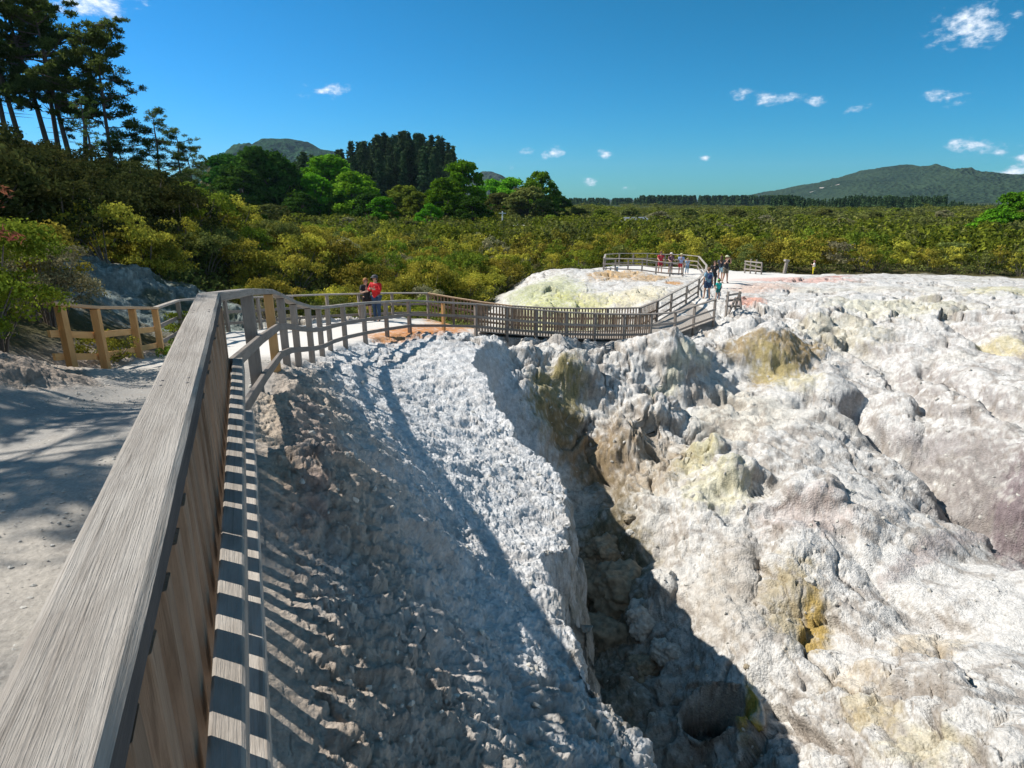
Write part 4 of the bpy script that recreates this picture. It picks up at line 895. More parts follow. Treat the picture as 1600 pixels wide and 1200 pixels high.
# conifers on the central rise
env = [(455, 262), (480, 234), (500, 244), (520, 236), (545, 222), (580, 214), (605, 206), (630, 203), (662, 207), (690, 214), (706, 226), (720, 246)]
def envy(x):
    for (a, b), (c, d) in zip(env[:-1], env[1:]):
        if a <= x <= c: return b + (d - b) * (x - a) / (c - a)
    return 250
RC = random.Random(5)
for i in range(84):
    px = 512 + 206 * (i % 42 + RC.random()) / 42; back = i < 42
    Y = RC.uniform(285, 320) if back else RC.uniform(235, 270)
    py = envy(px) + abs(RC.gauss(0, 13)) - 3 + (0 if back else RC.uniform(14, 34))
    put_tree('c', px, py, Y, 'dark conifer in the back row of the plantation on the central rise' if back else 'dark conifer in the front row of the plantation on the central rise', 'conifers of the back row' if back else 'conifers of the front row', None, RC.uniform(.95, 1.35), i)
for i, (px, py, Y, lab) in enumerate([(472, 236, 200, 'dark conifer standing alone left of the dome-topped tree'), (462, 250, 205, 'shorter conifer left of the lone dark conifer'), (488, 240, 210, 'conifer just right of the lone dark conifer')]):
    put_tree('c', px, py, Y, lab, None, None, 1.5, i)

# far-off woods that read as one mass
def mass(name, label, items, mats_, seedmeshes, cat='forest'):
    Vs = []; Fs = []; b = 0
    for (x, y, z, s, sz, k) in items:
        v, f = seedmeshes[k % len(seedmeshes)]; a = RC.uniform(0, 6.28); ca, sa = math.cos(a), math.sin(a)
        w = np.stack([v[:, 0] * ca * s - v[:, 1] * sa * s + x, v[:, 0] * sa * s + v[:, 1] * ca * s + y, v[:, 2] * sz + z], 1)
        Vs.append(w); Fs.append(f + b); b += len(v)
    o = link(name, mesh_np(name, np.vstack(Vs), np.vstack(Fs), mats_)); tag(o, label, cat, kind='stuff'); return o
def lowcon(seed):
    r_ = random.Random(seed); Cs = []
    for i in range(150):
        z = r_.random() ** .8; R = .17 * (1 - z) + .015; a = r_.uniform(0, 6.28); q = R * r_.random() ** .4; Cs.append((math.cos(a) * q, math.sin(a) * q, z))
    return leaf_quads(np.array(Cs), .075, 1.6)
lc = [lowcon(i) for i in range(3)]
items = []
for i in range(520):                                              # belt of plantation at the foot of the right hill
    px = RC.uniform(1205, 1640); Y = RC.uniform(430, 560); x = P(px, 320, Y)[0]; t = 306 + 3 * math.sin(px * .05) - (4 if 1380 < px < 1440 else 0) + (8 if px > 1480 else 0) + abs(RC.gauss(0, 3)) + (560 - Y) * .03
    z = gh(x, Y) - .5; H = ztop(px, t, Y) - z; items.append((x, Y, z, H * 1.3, H, i))
for i in range(620):                                              # skyline belt across the plain
    px = RC.uniform(870, 1240); Y = RC.uniform(800, 1000); x = P(px, 315, Y)[0]; z = gh(x, Y) - 1; t = (309 if px < 1000 else 305) + abs(RC.gauss(0, 2)); H = max(6, ztop(px, t, Y) - z); items.append((x, Y, z, H * 1.8, H, i))
mass('distant_forest', 'thin dark line of far conifers along the horizon', items, M['conifer'], lc)

# ------------------------------------------------------------------ scrub
VEGP = [(-3.4, 27.2), (-2.8, 29.2), (-2.6, 38), (-.8, 46), (1.6, 57), (14, 59.5), (30, 58.5), (60, 56), (130, 45), (400, 700), (-400, 700), (-120, 60), (-16, 12.5), (-9.6, 11.5), (-9.8, 15), (-10.6, 20), (-8.6, 24.6), (-5.4, 26.8)]
buA = [make_bush(400 + i, 'scrub', w=2.1, h=2.7, nb=30, per=520, size=.085) for i in range(4)]
buB = [make_bush(420 + i, 'scrub', w=1.8, h=2.6, nb=26, per=300, size=.11) for i in range(3)]
cand = []
j = 0
Y = 27.5
while Y < 128:
    step = 2.3 if Y < 60 else 3.1
    x = -Y * .95 - 2
    while x < Y * .95 + 2:
        xx = x + RC.uniform(-.9, .9); yy = Y + RC.uniform(-.9, .9); cand.append((xx, yy)); x += step
    Y += step
cand += [(RC.uniform(-26, -10.5), RC.uniform(12, 27)) for _ in range(70)]
cx = np.array(cand); sdv = poly_sd(cx[:, 0], cx[:, 1], VEGP); sdu = poly_sd(cx[:, 0], cx[:, 1], NEARPATH)
cand = [c for c, a, b in zip(cand, sdv, sdu) if a > .2 and b < -1.2]
def in_outcrop(x, y): return ((x + 11.5) / 3.2) ** 2 + ((y - 18.6) / 4.2) ** 2 < 1 or ((x + 13) / 1.5) ** 2 + ((y - 26.5) / 1.6) ** 2 < 1
def is_hill(x, y): return x < -14 - (y - 20) * .22 and y < 95 and x > -80
cand = [c for c in cand if not in_outcrop(*c)]
cand.sort(key=lambda c: math.hypot(*c))
LAB = {'scrub': ('yellow-olive shrub in the wide scrub belt behind the boardwalk', 'yellow-olive shrubs of the scrub belt'), 'scrub_green': ('fresh green shrub among the yellow scrub behind the boardwalk', 'fresh green shrubs of the scrub belt'),
       'scrub_dark': ('dark olive shrub among the yellow scrub behind the boardwalk', 'dark shrubs of the scrub belt'), 'scrub_grey': ('greyish dry shrub among the yellow scrub behind the boardwalk', 'greyish shrubs of the scrub belt'), 'hill_scrub': ('dark brown-green shrub on the shaded left hillside', 'shrubs on the left hillside')}
cnt = {}; rest = []; resth = []
nb_ = 0; nh_ = 0
for (x, y) in cand:
    hill = is_hill(x, y)
    vis = abs(x) < y * .9 + 2
    if not vis: continue
    rr_ = RC.random(); far_ = y > 75
    mt = 'hill_scrub' if hill else ('scrub' if rr_ < (.62 if not far_ else .35) else 'scrub_green' if rr_ < (.82 if not far_ else .5) else 'scrub_dark' if rr_ < .93 or far_ else 'scrub_grey')
    s = RC.uniform(.75, 1.2) * (1.25 if y > 60 else 1.0) * (1.15 if hill else 1) * (.8 if -15 < x < -4 and y < 36 else 1)
    if (hill and nh_ < 120) or (not hill and nb_ < 240):
        me = RC.choice(buA if y < 55 else buB); lab, grp = LAB[mt]
        r = plant('shrub', x, y, gh(x, y) - .15, [('foliage', me[0], mt)] + ([('stem', me[1], None)] if y < 60 else []), s, None, lab, 'shrub', grp, s * RC.uniform(.85, 1.15))
        if hill: nh_ += 1
        else: nb_ += 1
    else: (resth if hill else rest).append((x, y, gh(x, y) - .2, s, s, RC.randrange(9), mt))
def lowbush(seed, n=240, size=.24):
    r_ = random.Random(seed); bl = [((r_.gauss(0, .9), r_.gauss(0, .9), r_.uniform(.7, 2.5)), r_.uniform(.5, 1.0)) for _ in range(9)]
    return blob_cloud(bl, n / 6.0, size, 1.5, .8, .6, .5)
lb = [lowbush(i) for i in range(5)]
# mid and far scrubland
far_items = []
for k in range(2300):
    Y = 120 * (650 / 120) ** RC.random(); x = RC.uniform(-.95, .95) * Y; z = gh(x, Y) - .3; s = RC.uniform(1.2, 2.2) * (1 + Y / 500); far_items.append((x, Y, z - .3, s, RC.uniform(.8, 1.35) * (1.35 if RC.random() < .12 else 1), k, 'd' if RC.random() < .62 else 'y'))
mass('scrubland', 'sea of olive and dark scrub reaching to the horizon', [q[:6] for q in far_items if q[6] == 'd'] + [q[:6] for q in rest if q[6] == 'scrub_dark'], M['scrub_dark'], lb, 'scrub')
mass('scrubland', 'yellow-green patches in the distant scrub', [q[:6] for q in far_items if q[6] == 'y'] + [q[:6] for q in rest if q[6] != 'scrub_dark'], M['scrub_green'], lb, 'scrub')
if resth: mass('hillside_scrub', 'dense dark scrub covering the back of the left hill', [q[:6] for q in resth], M['hill_scrub'], lb, 'scrub')
# undergrowth filling the gaps at the foot of the near belt
def undergrowth():
    Cs = []
    for k in range(26000):
        Y = 26 * (90 / 26) ** RC.random(); x = RC.uniform(-.85, .85) * Y; Cs.append((x, Y))
    a = np.array(Cs); s = (poly_sd(a[:, 0], a[:, 1], VEGP) > -.3) & (poly_sd(a[:, 0], a[:, 1], NEARPATH) < -.8); a = a[s]
    a = np.array([q for q in a if not in_outcrop(*q) or RC.random() < .22])
    a = np.repeat(a, 7, 0) + rng.normal(size=(len(a) * 7, 2)) * .22
    z = gha(a) + rng.uniform(0, .75, len(a))
    v, f = leaf_quads(np.column_stack([a, z]), .11, 1.8); o = link('undergrowth', mesh_np('undergrowth', v, f, M['scrub_dark'])); tag(o, 'low dense undergrowth between the shrubs', 'undergrowth', kind='stuff')
undergrowth()
# big shrubs close on the left
def big_bush(x, y, w, h, leaf, label, seed, size=.035, per=3200, nb=46):
    (v, f), bl = bush_mesh(seed, w, h, nb, per, size)
    return plant('shrub', x, y, gh(x, y) - .1, [('foliage', mesh_np('foliage', v, f, M[leaf]), None), ('stem', mesh_np('stem', *stems_mesh(bl, 16, .03, seed), M['twig'], True), None)], 1, None, label, 'shrub')
bb = big_bush(-7.15, 8.25, 1.35, 2.15, 'scrub_green', 'big leafy green shrub at the left edge overhanging the end of the orange fence', 501)
def red_twigs():
    for k, zz in ((0, .0), (1, .12), (0, -.35), (1, -.45)):
      v, f = leaf_quads(np.array([(-6.9 + t * .75 + rng.normal() * .03, 7.7 + k * .2 + rng.normal() * .05, 1.75 + zz - t * .16 + rng.normal() * .03) for t in rng.uniform(0, 1, 110)]), .018, 5, None, 0, np.array([(1, 0, -.15)] * 110))
      org = bb.location; o = link('twig', mesh_np('twig', v - np.array(org), f, M['red'])); o.parent = bb; bb.rotation_euler = (0, 0, 0); o['label'] = 'rusty red twigs'
red_twigs()
big_bush(-6.85, 7.75, .75, 1.25, 'scrub_green', 'leafy green clump at the foot of the big shrub at the left edge', 509, .035, 4200, 24)
big_bush(-9.3, 12.2, 1.3, 1.9, 'scrub_grey', 'airy greyish shrub with yellow tips behind the orange fence', 502, .035, 3400)
big_bush(-10.6, 13.6, 1.4, 1.7, 'scrub', 'yellowish shrub behind the airy greyish one at the orange fence', 508, .04, 2600)
big_bush(-11.2, 10.6, 1.9, 3.2, 'scrub_dark', 'dark shrub behind the big leafy shrub at the left edge', 503, .045, 1500)
big_bush(-6.9, 12.6, .6, .55, 'scrub_green', 'low green shrub under the rails of the orange fence', 504, .03, 5200, 20)
big_bush(-7.3, 10.8, .7, .6, 'scrub', 'low yellowish shrub at the left foot of the orange fence', 505, .03, 5200, 20)
big_bush(-8.4, 15.6, .8, 1.0, 'scrub_green', 'small green shrub behind the last orange post', 506, .035, 3600, 22)
big_bush(-8.6, 21.4, .9, 1.3, 'scrub_grey', 'small grey shrub behind the railing right of the last orange post', 507, .04, 2600, 22)

# ------------------------------------------------------------------ mountains
def mountain(name, ridge, Y, depth, label, mat):
    """ridge: skyline pixels; real relief falling away in front and behind"""
    xs = []; zs = []
    for (px, py) in ridge: x, _, z = P(px, py, Y); xs.append(x); zs.append(z)
    nx, ny = 260, 120; gx = np.linspace(xs[0], xs[-1], nx); gy = np.linspace(-1, 1.0, ny)
    X, T = np.meshgrid(gx, gy); H = np.interp(X, xs, zs) + 6; x = X.ravel(); yy = (Y + T * depth).ravel(); s = depth / 6
    prof = (1 - np.abs(T) ** 1.35)
    n = fbm(x / s, yy / s, x * 0, .7, 5, .52, 2).reshape(X.shape); 
    Z = -6 + H * np.clip(prof + n * .13 * np.sin(np.pi * np.clip(np.abs(T), 0, 1)) * 1.5, 0, 3) + fbm(x / 18, yy / 18, x * 0, 1, 3).reshape(X.shape) * 3 * (H > 10)
    idx = np.arange(nx * ny).reshape(ny, nx); q = np.stack([idx[:-1, :-1], idx[:-1, 1:], idx[1:, 1:], idx[1:, :-1]], -1).reshape(-1, 4)
    o = link(name, mesh_np(name, np.stack([x, yy, Z.ravel()], 1), q, mat, True)); tag(o, kind='structure'); return o
def mat_forest(name, c1, c2, scar=None, spos=None):
    m, nt, b = newmat(name); N = nt.nodes.new; L = nt.links.new; b.inputs['Roughness'].default_value = 1; b.inputs['Specular IOR Level'].default_value = 0
    tc = N('ShaderNodeTexCoord'); n = N('ShaderNodeTexNoise'); n.inputs['Scale'].default_value = .006; n.inputs['Detail'].default_value = 9; n.inputs['Roughness'].default_value = .7; L(tc.outputs['Object'], n.inputs['Vector'])
    r = N('ShaderNodeValToRGB'); L(n.outputs['Fac'], r.inputs[0]); r.color_ramp.elements[0].position = .38; r.color_ramp.elements[0].color = (*c1, 1); r.color_ramp.elements[1].position = .66; r.color_ramp.elements[1].color = (*c2, 1)
    col = r.outputs[0]
    if scar:
        sub = N('ShaderNodeVectorMath'); sub.operation = 'DISTANCE'; L(tc.outputs['Object'], sub.inputs[0]); sub.inputs[1].default_value = spos
        n2 = N('ShaderNodeTexNoise'); n2.inputs['Scale'].default_value = .03; n2.inputs['Detail'].default_value = 6; L(tc.outputs['Object'], n2.inputs['Vector'])
        ad = N('ShaderNodeMath'); ad.operation = 'MULTIPLY_ADD'; L(n2.outputs['Fac'], ad.inputs[0]); ad.inputs[1].default_value = -420; L(sub.outputs['Value'], ad.inputs[2])
        mr = N('ShaderNodeMapRange'); mr.inputs['From Min'].default_value = -238; mr.inputs['From Max'].default_value = -226; mr.inputs['To Min'].default_value = 1; mr.inputs['To Max'].default_value = 0; L(ad.outputs[0], mr.inputs['Value'])
        mx = N('ShaderNodeMix'); mx.data_type = 'RGBA'; L(mr.outputs[0], mx.inputs[0]); L(col, mx.inputs[6]); mx.inputs[7].default_value = (.5, .43, .4, 1); col = mx.outputs[2]
    L(col, b.inputs['Base Color'])
    vo = N('ShaderNodeTexVoronoi'); vo.inputs['Scale'].default_value = .07; L(tc.outputs['Object'], vo.inputs['Vector'])
    bp = N('ShaderNodeBump'); bp.inputs['Strength'].default_value = 1; bp.inputs['Distance'].default_value = 9; L(vo.outputs['Distance'], bp.inputs['Height']); L(bp.outputs[0], b.inputs['Normal'])
    return m
mountain('mountain', [(1195, 318), (1215, 306), (1240, 297), (1275, 287), (1310, 282), (1335, 277), (1360, 268), (1385, 261), (1415, 257), (1438, 263), (1470, 270), (1505, 271), (1530, 268), (1560, 276), (1590, 286), (1640, 298), (1720, 316)], 2600, 900, '', mat_forest('right_mountain_bush', (.018, .036, .022), (.036, .062, .032), True, P(1292, 288, 2420)))
mountain('mountain', [(330, 316), (380, 262), (410, 228), (432, 219), (455, 218), (480, 222), (500, 233), (520, 236), (560, 262), (620, 300), (660, 316)], 2300, 800, '', mat_forest('left_mountain_bush', (.014, .04, .022), (.032, .075, .035)))
mountain('mountain', [(710, 316), (740, 276), (755, 268), (768, 268), (785, 274), (805, 290), (840, 316)], 2800, 500, '', mat_forest('small_mountain_bush', (.03, .045, .035), (.05, .07, .04)))
mountain('hills', [(700, 320), (800, 317), (950, 312), (1100, 312), (1300, 309), (1500, 310), (1800, 320)], 5200, 900, '', mat_forest('far_hill_bush', (.035, .05, .05), (.05, .07, .06)))

# ------------------------------------------------------------------ small buildings and the pole in the scrub
M['wall'] = mat_plain('grey_weatherboard', (.28, .27, .26), .8, .1); M['roof'] = mat_plain('grey_roof', (.33, .35, .38), .5, .08, 3); M['roofw'] = mat_plain('pale_roof', (.62, .62, .62), .5, .08, 3)
M['whitepaint'] = mat_plain('white_paint', (.72, .72, .7), .6); M['glass'] = mat_plain('dark_window', (.03, .035, .04), .15)
def house(px, py, Y, w, d, h, rz, rm, label):
    x, _, z = P(px, py, Y); g = gh(x, Y) - .3; root = empty('small_building', (x, Y, g), rz); tag(root, label, 'building')
    H = z - g; mb = MB(); mb.box((0, 0, (H - h) / 2), (w, d, H - h)); mb.build('wall', M['wall'], root)
    mb = MB(); a = H - h; e = .35
    mb.sweep([[(-w / 2 - e, -d / 2 - e, a), (-w / 2 - e, d / 2 + e, a), (-w / 2 - e, 0, H)], [(w / 2 + e, -d / 2 - e, a), (w / 2 + e, d / 2 + e, a), (w / 2 + e, 0, H)]]); mb.build('roof', M[rm], root)
    for k in (-.28, .22):
        mb = MB(); mb.box((w * k, -d / 2 - .02, a - 1.2), (1.2, .06, .9)); mb.build('window', M['glass'], root)
house(995, 339, 150, 7.0, 5, 2.0, .5, 'roof', 'grey gabled hut half hidden in the scrub left of the pale strip roof')
house(1078, 354, 118, 5.4, 3, .5, .05, 'roofw', 'low building with a pale flat strip of roof showing above the scrub')
house(820, 350, 112, 3.6, 3, 1.2, -.6, 'roofw', 'small white sloping roof in the scrub right of the white pole')
house(745, 354, 112, 3.6, 2.5, .5, .1, 'roofw', 'low pale shelter under the dark tree left of the white pole')
def pole():
    x, Y, z = P(785, 330, 115); g = gh(x, Y); r = empty('utility_pole', (x, Y, g)); tag(r, 'thin white pole with a crossarm standing in the scrub', 'pole')
    v, f = tube([(0, 0, -.5), (0, 0, z - g)], [.14, .10], 8); link('mast', mesh_np('mast', v, f, M['whitepaint'], True), r)
    mb = MB(); mb.box((0, 0, z - g - .35), (1.3, .12, .12)); mb.build('crossarm', M['whitepaint'], r)
pole()

# ------------------------------------------------------------------ loose boulders in the pit and on the slopes
M['rock'] = mat_plain('pale_rock', (.44, .42, .38), .95, .35, 5); M['rockb'] = mat_plain('brown_rock', (.27, .225, .16), .95, .35, 5)
def rock_mesh(seed, mat):
    import bmesh
    bm = bmesh.new(); bmesh.ops.create_icosphere(bm, subdivisions=5, radius=1); me = bpy.data.meshes.new('boulder'); bm.to_mesh(me); bm.free()
    co = np.empty(len(me.vertices) * 3, dtype=np.float32); me.vertices.foreach_get('co', co); c = co.reshape(-1, 3); o = seed * 7.3
    d = fbm(c[:, 0] + o, c[:, 1], c[:, 2], .9, 2, .5) * .55 + fbm(c[:, 0] + o, c[:, 1], c[:, 2], 2.4, 4, .6, 1) * .2
    c = c * (1 + d)[:, None] * np.array((1.15, .9, .75)); me.vertices.foreach_set('co', c.ravel().astype(np.float32)); me.polygons.foreach_set('use_smooth', np.full(len(me.polygons), True)); me.materials.append(mat); me.update(); return me
rk = [rock_mesh(i, M['rock']) for i in range(4)]; rkb = [rock_mesh(i + 4, M['rockb']) for i in range(4)]
RK = [(948, 848, 22, 0, 'tan boulder wedged at the top of the shaded gully'), (985, 838, 7, 1, 'small pale stone right of the tan gully boulder'), (918, 925, 30, 0, 'large tan block against the spur wall below the gully boulder'), (975, 915, 36, 0, 'broad knobbly block in the shade right of the spur wall'),
      (1008, 945, 22, 1, 'grey block at the right edge of the shaded boulder cluster'), (955, 985, 34, 0, 'big rounded block low in the shaded cluster'), (1045, 1000, 18, 1, 'pale rounded boulder at the foot of the shaded cluster'), (1010, 1020, 20, 0, 'brown boulder left of the pale rounded one'),
      (1096, 1016, 8, 1, 'small stone in the shade above the round hole'), (1020, 1110, 6, 1, 'white pebble-sized stone left of the round hole'), (600, 388, 0, 1, ''), (1168, 1046, 5, 0, 'small yellowish stone above the right rim of the hole'), (968, 868, 14, 1, 'small block between the two upper gully boulders'),
      (930, 880, 16, 0, 'brown block pinned against the spur under the gully boulder'), (1195, 1065, 5, 1, 'tiny pale stone right of the hole'), (842, 738, 7, 1, 'loose white stone on the lit crest of the spur'), (1262, 925, 7, 1, 'pale stone above the ochre seep'), (1080, 560, 0, 0, ''), (1330, 770, 6, 1, 'small pale stone on the open slope'), (985, 800, 10, 0, 'brown stone above the gully at the sunlit edge')]
for i, (px, py, rp, kind, lab) in enumerate(RK):
    if not rp: continue
    x, y, z = hit(px, py); z = drop(x, y, z); s = rp / F * math.hypot(x, y, z - CH) * (1.35 if rp > 12 else .9)
    o = link('boulder', (rk if kind else rkb)[i % 4]); o.location = (x, y, z - s * .25); o.scale = (s, s, s); o.rotation_euler = (RC.uniform(-.4, .4), RC.uniform(-.4, .4), RC.uniform(0, 6.28)); tag(o, lab, 'boulder')
def pebbles():
    parts = []; import bmesh
    bm = bmesh.new(); bmesh.ops.create_icosphere(bm, subdivisions=1, radius=1); bv = np.array([v.co[:] for v in bm.verts]); bf = np.array([[v.index for v in f.verts] for f in bm.faces]); bm.free()
    n = 1100; px = rng.uniform(390, 1600, n); py = 560 + 640 * rng.random(n) ** 1.0; Vs = []; Fs = []; b = 0
    for i in range(n):
        d = rdir(px[i], py[i]); k = 1.5
        while k < 30 and CH + d[2] * k > gh(d[0] * k, d[1] * k): k *= 1.012
        if k >= 30: continue
        x, y = d[0] * k, d[1] * k
        if x * Nn[0] + y * Nn[1] < .15 and y < 6: continue
        s = (.004 + .017 * rng.random() ** 4) * (1 + k / 7)
        R = rng.normal(size=(3, 3)); q, _ = np.linalg.qr(R); v = (bv * (1 + rng.normal(size=(len(bv), 1)) * .14) * np.array((1.2, .9, .65))) @ q * s + np.array((x, y, drop(x, y, gh(x, y)) + s * .15))
        Vs.append(v); Fs.append(bf + b); b += len(bv)
    o = link('loose_stones', mesh_np('loose_stones', np.vstack(Vs), np.vstack(Fs), M['rock'])); tag(o, 'loose pale stones scattered over the crater slopes', 'stones', kind='stuff')
pebbles()
def grit():
    import bmesh
    bm = bmesh.new(); bmesh.ops.create_icosphere(bm, subdivisions=1, radius=1); bv = np.array([v.co[:] for v in bm.verts]); bf = np.array([[v.index for v in f.verts] for f in bm.faces]); bm.free()
    n = 9000; yy = rng.uniform(.6, 9, n); xx = rng.uniform(-5.2, 0, n); k = poly_sd(xx, yy, NEARPATH) > .02; a = np.column_stack([xx[k], yy[k]]); z = gha(a); s = .003 + .011 * rng.random(len(a)) ** 3
    V = (bv[None] * (1 + rng.normal(size=(len(a), len(bv), 1)) * .15) * np.array((1.2, .9, .6))) * s[:, None, None] + np.column_stack([a, z + .002])[:, None, :]
    Fc = (bf[None] + (np.arange(len(a)) * len(bv))[:, None, None]).reshape(-1, 3); o = link('gravel', mesh_np('gravel', V.reshape(-1, 3), Fc, M['rock'])); tag(o, 'fine grey gravel and grit lying on the path', 'gravel', kind='stuff')
grit()
# ------------------------------------------------------------------ people
def skin(name, pts, edges, rad, mat, parent, sub=1):
    me = bpy.data.meshes.new(name); me.from_pydata(pts, edges, []); o = bpy.data.objects.new(name, me); COL.objects.link(o)
    o.modifiers.new('s', 'SKIN'); sv = me.skin_vertices[0].data
    for i, r in enumerate(rad): sv[i].radius = (r, r) if not isinstance(r, tuple) else r
    sv[0].use_root = True
    m = o.modifiers.new('d', 'SUBSURF'); m.levels = sub; m.render_levels = sub
    dg = bpy.context.evaluated_depsgraph_get(); nm = bpy.data.meshes.new_from_object(o.evaluated_get(dg)); bpy.data.objects.remove(o); 
    nm.name = name; nm.materials.clear(); nm.materials.append(mat); nm.polygons.foreach_set('use_smooth', np.full(len(nm.polygons), True)); 
    return link(name, nm, parent)
def ball(name, c, s, mat, parent, cut=None, sub=3):
    import bmesh
    bm = bmesh.new(); bmesh.ops.create_icosphere(bm, subdivisions=sub, radius=1)
    for v in bm.verts: v.co = Vector((c[0] + v.co.x * s[0], c[1] + v.co.y * s[1], c[2] + v.co.z * s[2]))
    if cut: bmesh.ops.delete(bm, geom=[f for f in bm.faces if cut(f.calc_center_median())], context='FACES')
    me = bpy.data.meshes.new(name); bm.to_mesh(me); bm.free(); me.materials.append(mat); me.polygons.foreach_set('use_smooth', np.full(len(me.polygons), True)); return link(name, me, parent)
PM = {}
def cm(c, r=.8):
    k = tuple(c)
    if k not in PM: PM[k] = mat_plain('cloth_%d' % len(PM), c, r, .12, 14)
    return PM[k]
SKN = mat_plain('skin', (.50, .29, .20), .55)
def person(px, py, Y, h, face, label, top, bottom, hair, arms='down', bottom_kind='shorts', sleeves='short', shoe=(.1, .1, .1), hat=None, pack=None, stride=.06, longhair=False, lean=0.0, zoff=0, child=False):
    """built facing +y, then turned by face (radians); feet at the pixel position"""
    x, _, _ = P(px, py, Y); z = gh(x, Y)
    r = empty('person', (x, Y, max(z, z) + zoff), face); r.scale = (h, h, h); tag(r, label, 'person')
    hs = 1.0 if not child else 1.18
    J = dict(pelvis=(0, 0, .53), waist=(0, .004 + lean * .1, .62), chest=(0, .0 + lean * .3, .73), neck=(0, lean * .45, .835), chin=(0, .008 + lean * .55, .868), head=(0, .012 + lean * .6, .925), crown=(0, .004 + lean * .6, .965),
             hl=(-.055, 0, .505), hr=(.055, 0, .505), kl=(-.06, .012 + stride * .5, .285), kr=(.06, .012 - stride * .2, .285), al=(-.062, stride, .045), ar=(.062, -stride, .045), tl=(-.068, .075 + stride, .016), tr=(.068, .075 - stride, .016),
             sl=(-.105, lean * .4, .805), sr=(.105, lean * .4, .805))
    A = {'down': ((-.135, -.01, .645), (-.14, .03, .50), (.135, -.01, .645), (.14, .03, .50)), 'camera': ((-.15, .07, .70), (-.06, .13, .86), (.15, .07, .70), (.06, .13, .86)), 'rail': ((-.15, .04, .67), (-.12, .16, .63), (.15, .04, .67), (.12, .16, .63)),
         'hug': ((-.16, .02, .70), (-.22, .08, .80), (.14, .05, .67), (.05, .13, .70)), 'phone': ((-.14, .05, .67), (-.05, .15, .72), (.14, .05, .67), (.05, .15, .72)), 'hold': ((-.135, -.01, .645), (-.14, .03, .50), (.15, .02, .65), (.19, .05, .52))}[arms]
    J['el'], J['wl'], J['er'], J['wr'] = A
    names = ['pelvis', 'waist', 'chest', 'neck', 'chin', 'head', 'crown', 'hl', 'kl', 'al', 'tl', 'hr', 'kr', 'ar', 'tr', 'sl', 'el', 'wl', 'sr', 'er', 'wr']
    R = dict(pelvis=.075, waist=.068, chest=(.09, .06), neck=.03, chin=.036, head=.052 * hs, crown=.038 * hs, hl=.055, hr=.055, kl=.036, kr=.036, al=.022, ar=.022, tl=.017, tr=.017, sl=.036, sr=.036, el=.024, er=.024, wl=.016, wr=.016)
    E = [('pelvis', 'waist'), ('waist', 'chest'), ('chest', 'neck'), ('neck', 'chin'), ('chin', 'head'), ('head', 'crown'), ('pelvis', 'hl'), ('hl', 'kl'), ('kl', 'al'), ('al', 'tl'), ('pelvis', 'hr'), ('hr', 'kr'), ('kr', 'ar'), ('ar', 'tr'), ('chest', 'sl'), ('sl', 'el'), ('el', 'wl'), ('chest', 'sr'), ('sr', 'er'), ('er', 'wr')]
    pts = [J[n] for n in names]; ed = [(names.index(a), names.index(b)) for a, b in E]; rd = [R[n] for n in names]
    for e_, w_, sg in (('el', 'wl', -1), ('er', 'wr', 1)):             # palms, four fingers and a thumb
        w = Vector(J[w_]); d = (w - Vector(J[e_])).normalized(); s = d.cross(Vector((0, 1, .3))).normalized(); wi = names.index(w_)
        pts.append(tuple(w + d * .028)); rd.append((.017, .011)); pi = len(pts) - 1; ed.append((wi, pi))
        for k, L in ((-1.5, .030), (-.5, .036), (.5, .034), (1.5, .026)):
            pts.append(tuple(w + d * .040 + s * k * .009)); rd.append(.0048); a_ = len(pts) - 1; ed.append((pi, a_)); pts.append(tuple(w + d * (.040 + L) + s * k * .0105 + Vector((0, .008, 0)))); rd.append(.0038); ed.append((a_, a_ + 1))
        pts.append(tuple(w + d * .03 - s * .026)); rd.append(.005); ed.append((wi, len(pts) - 1))
    body = skin('body', pts, ed, rd, SKN, r, 2)
    hx, hy, hz = J['head']
    # face: nose, eyes, mouth, ears on the head
    ball('nose', (hx, hy + .055 * hs, hz - .006), (.008, .012, .013), SKN, r, sub=2)
    for s_ in (-1, 1):
        ball('eye', (hx + s_ * .02, hy + .046 * hs, hz + .008), (.007, .006, .005), cm((.04, .03, .03)), r, sub=1); ball('ear', (hx + s_ * .052 * hs, hy, hz - .002), (.007, .012, .018), SKN, r, sub=1)
    ball('mouth', (hx, hy + .047 * hs, hz - .028), (.014, .006, .004), cm((.35, .1, .09)), r, sub=1)
    # hair
    ball('hair', (hx, hy - .010, hz + .014), (.062 * hs, .066 * hs, .066 * hs), cm(hair), r, cut=lambda c: c.y > hy + .026 and c.z < hz + .035)
    if longhair: skin('hair', [(0, hy - .03, .95), (0, hy - .055, .88), (0, hy - .06, .80), (0, hy - .055, .75)], [(0, 1), (1, 2), (2, 3)], [(.05, .03), (.048, .028), (.042, .02), (.02, .012)], cm(hair), r)
    # top
    g = 1.16; q = dict(J); ns = ['waist', 'pelvis', 'chest', 'neck', 'sl', 'el', 'sr', 'er'] + (['wl', 'wr'] if sleeves == 'long' else [])
    def mid(a, b, t): return tuple(a[i] + (b[i] - a[i]) * t for i in range(3))
    P_ = {n: q[n] for n in ns}; P_['pelvis'] = (0, 0, .50 if bottom_kind != 'dress' else .5); P_['neck'] = mid(q['chest'], q['neck'], .72)
    if sleeves != 'long': P_['el'] = mid(q['sl'], q['el'], .72); P_['er'] = mid(q['sr'], q['er'], .72)
    else: P_['wl'] = mid(q['el'], q['wl'], .88); P_['wr'] = mid(q['er'], q['wr'], .88)
    rr = {'waist': .082, 'pelvis': .09, 'chest': (.105, .076), 'neck': .045, 'sl': .048, 'sr': .048, 'el': .037, 'er': .037, 'wl': .027, 'wr': .027}
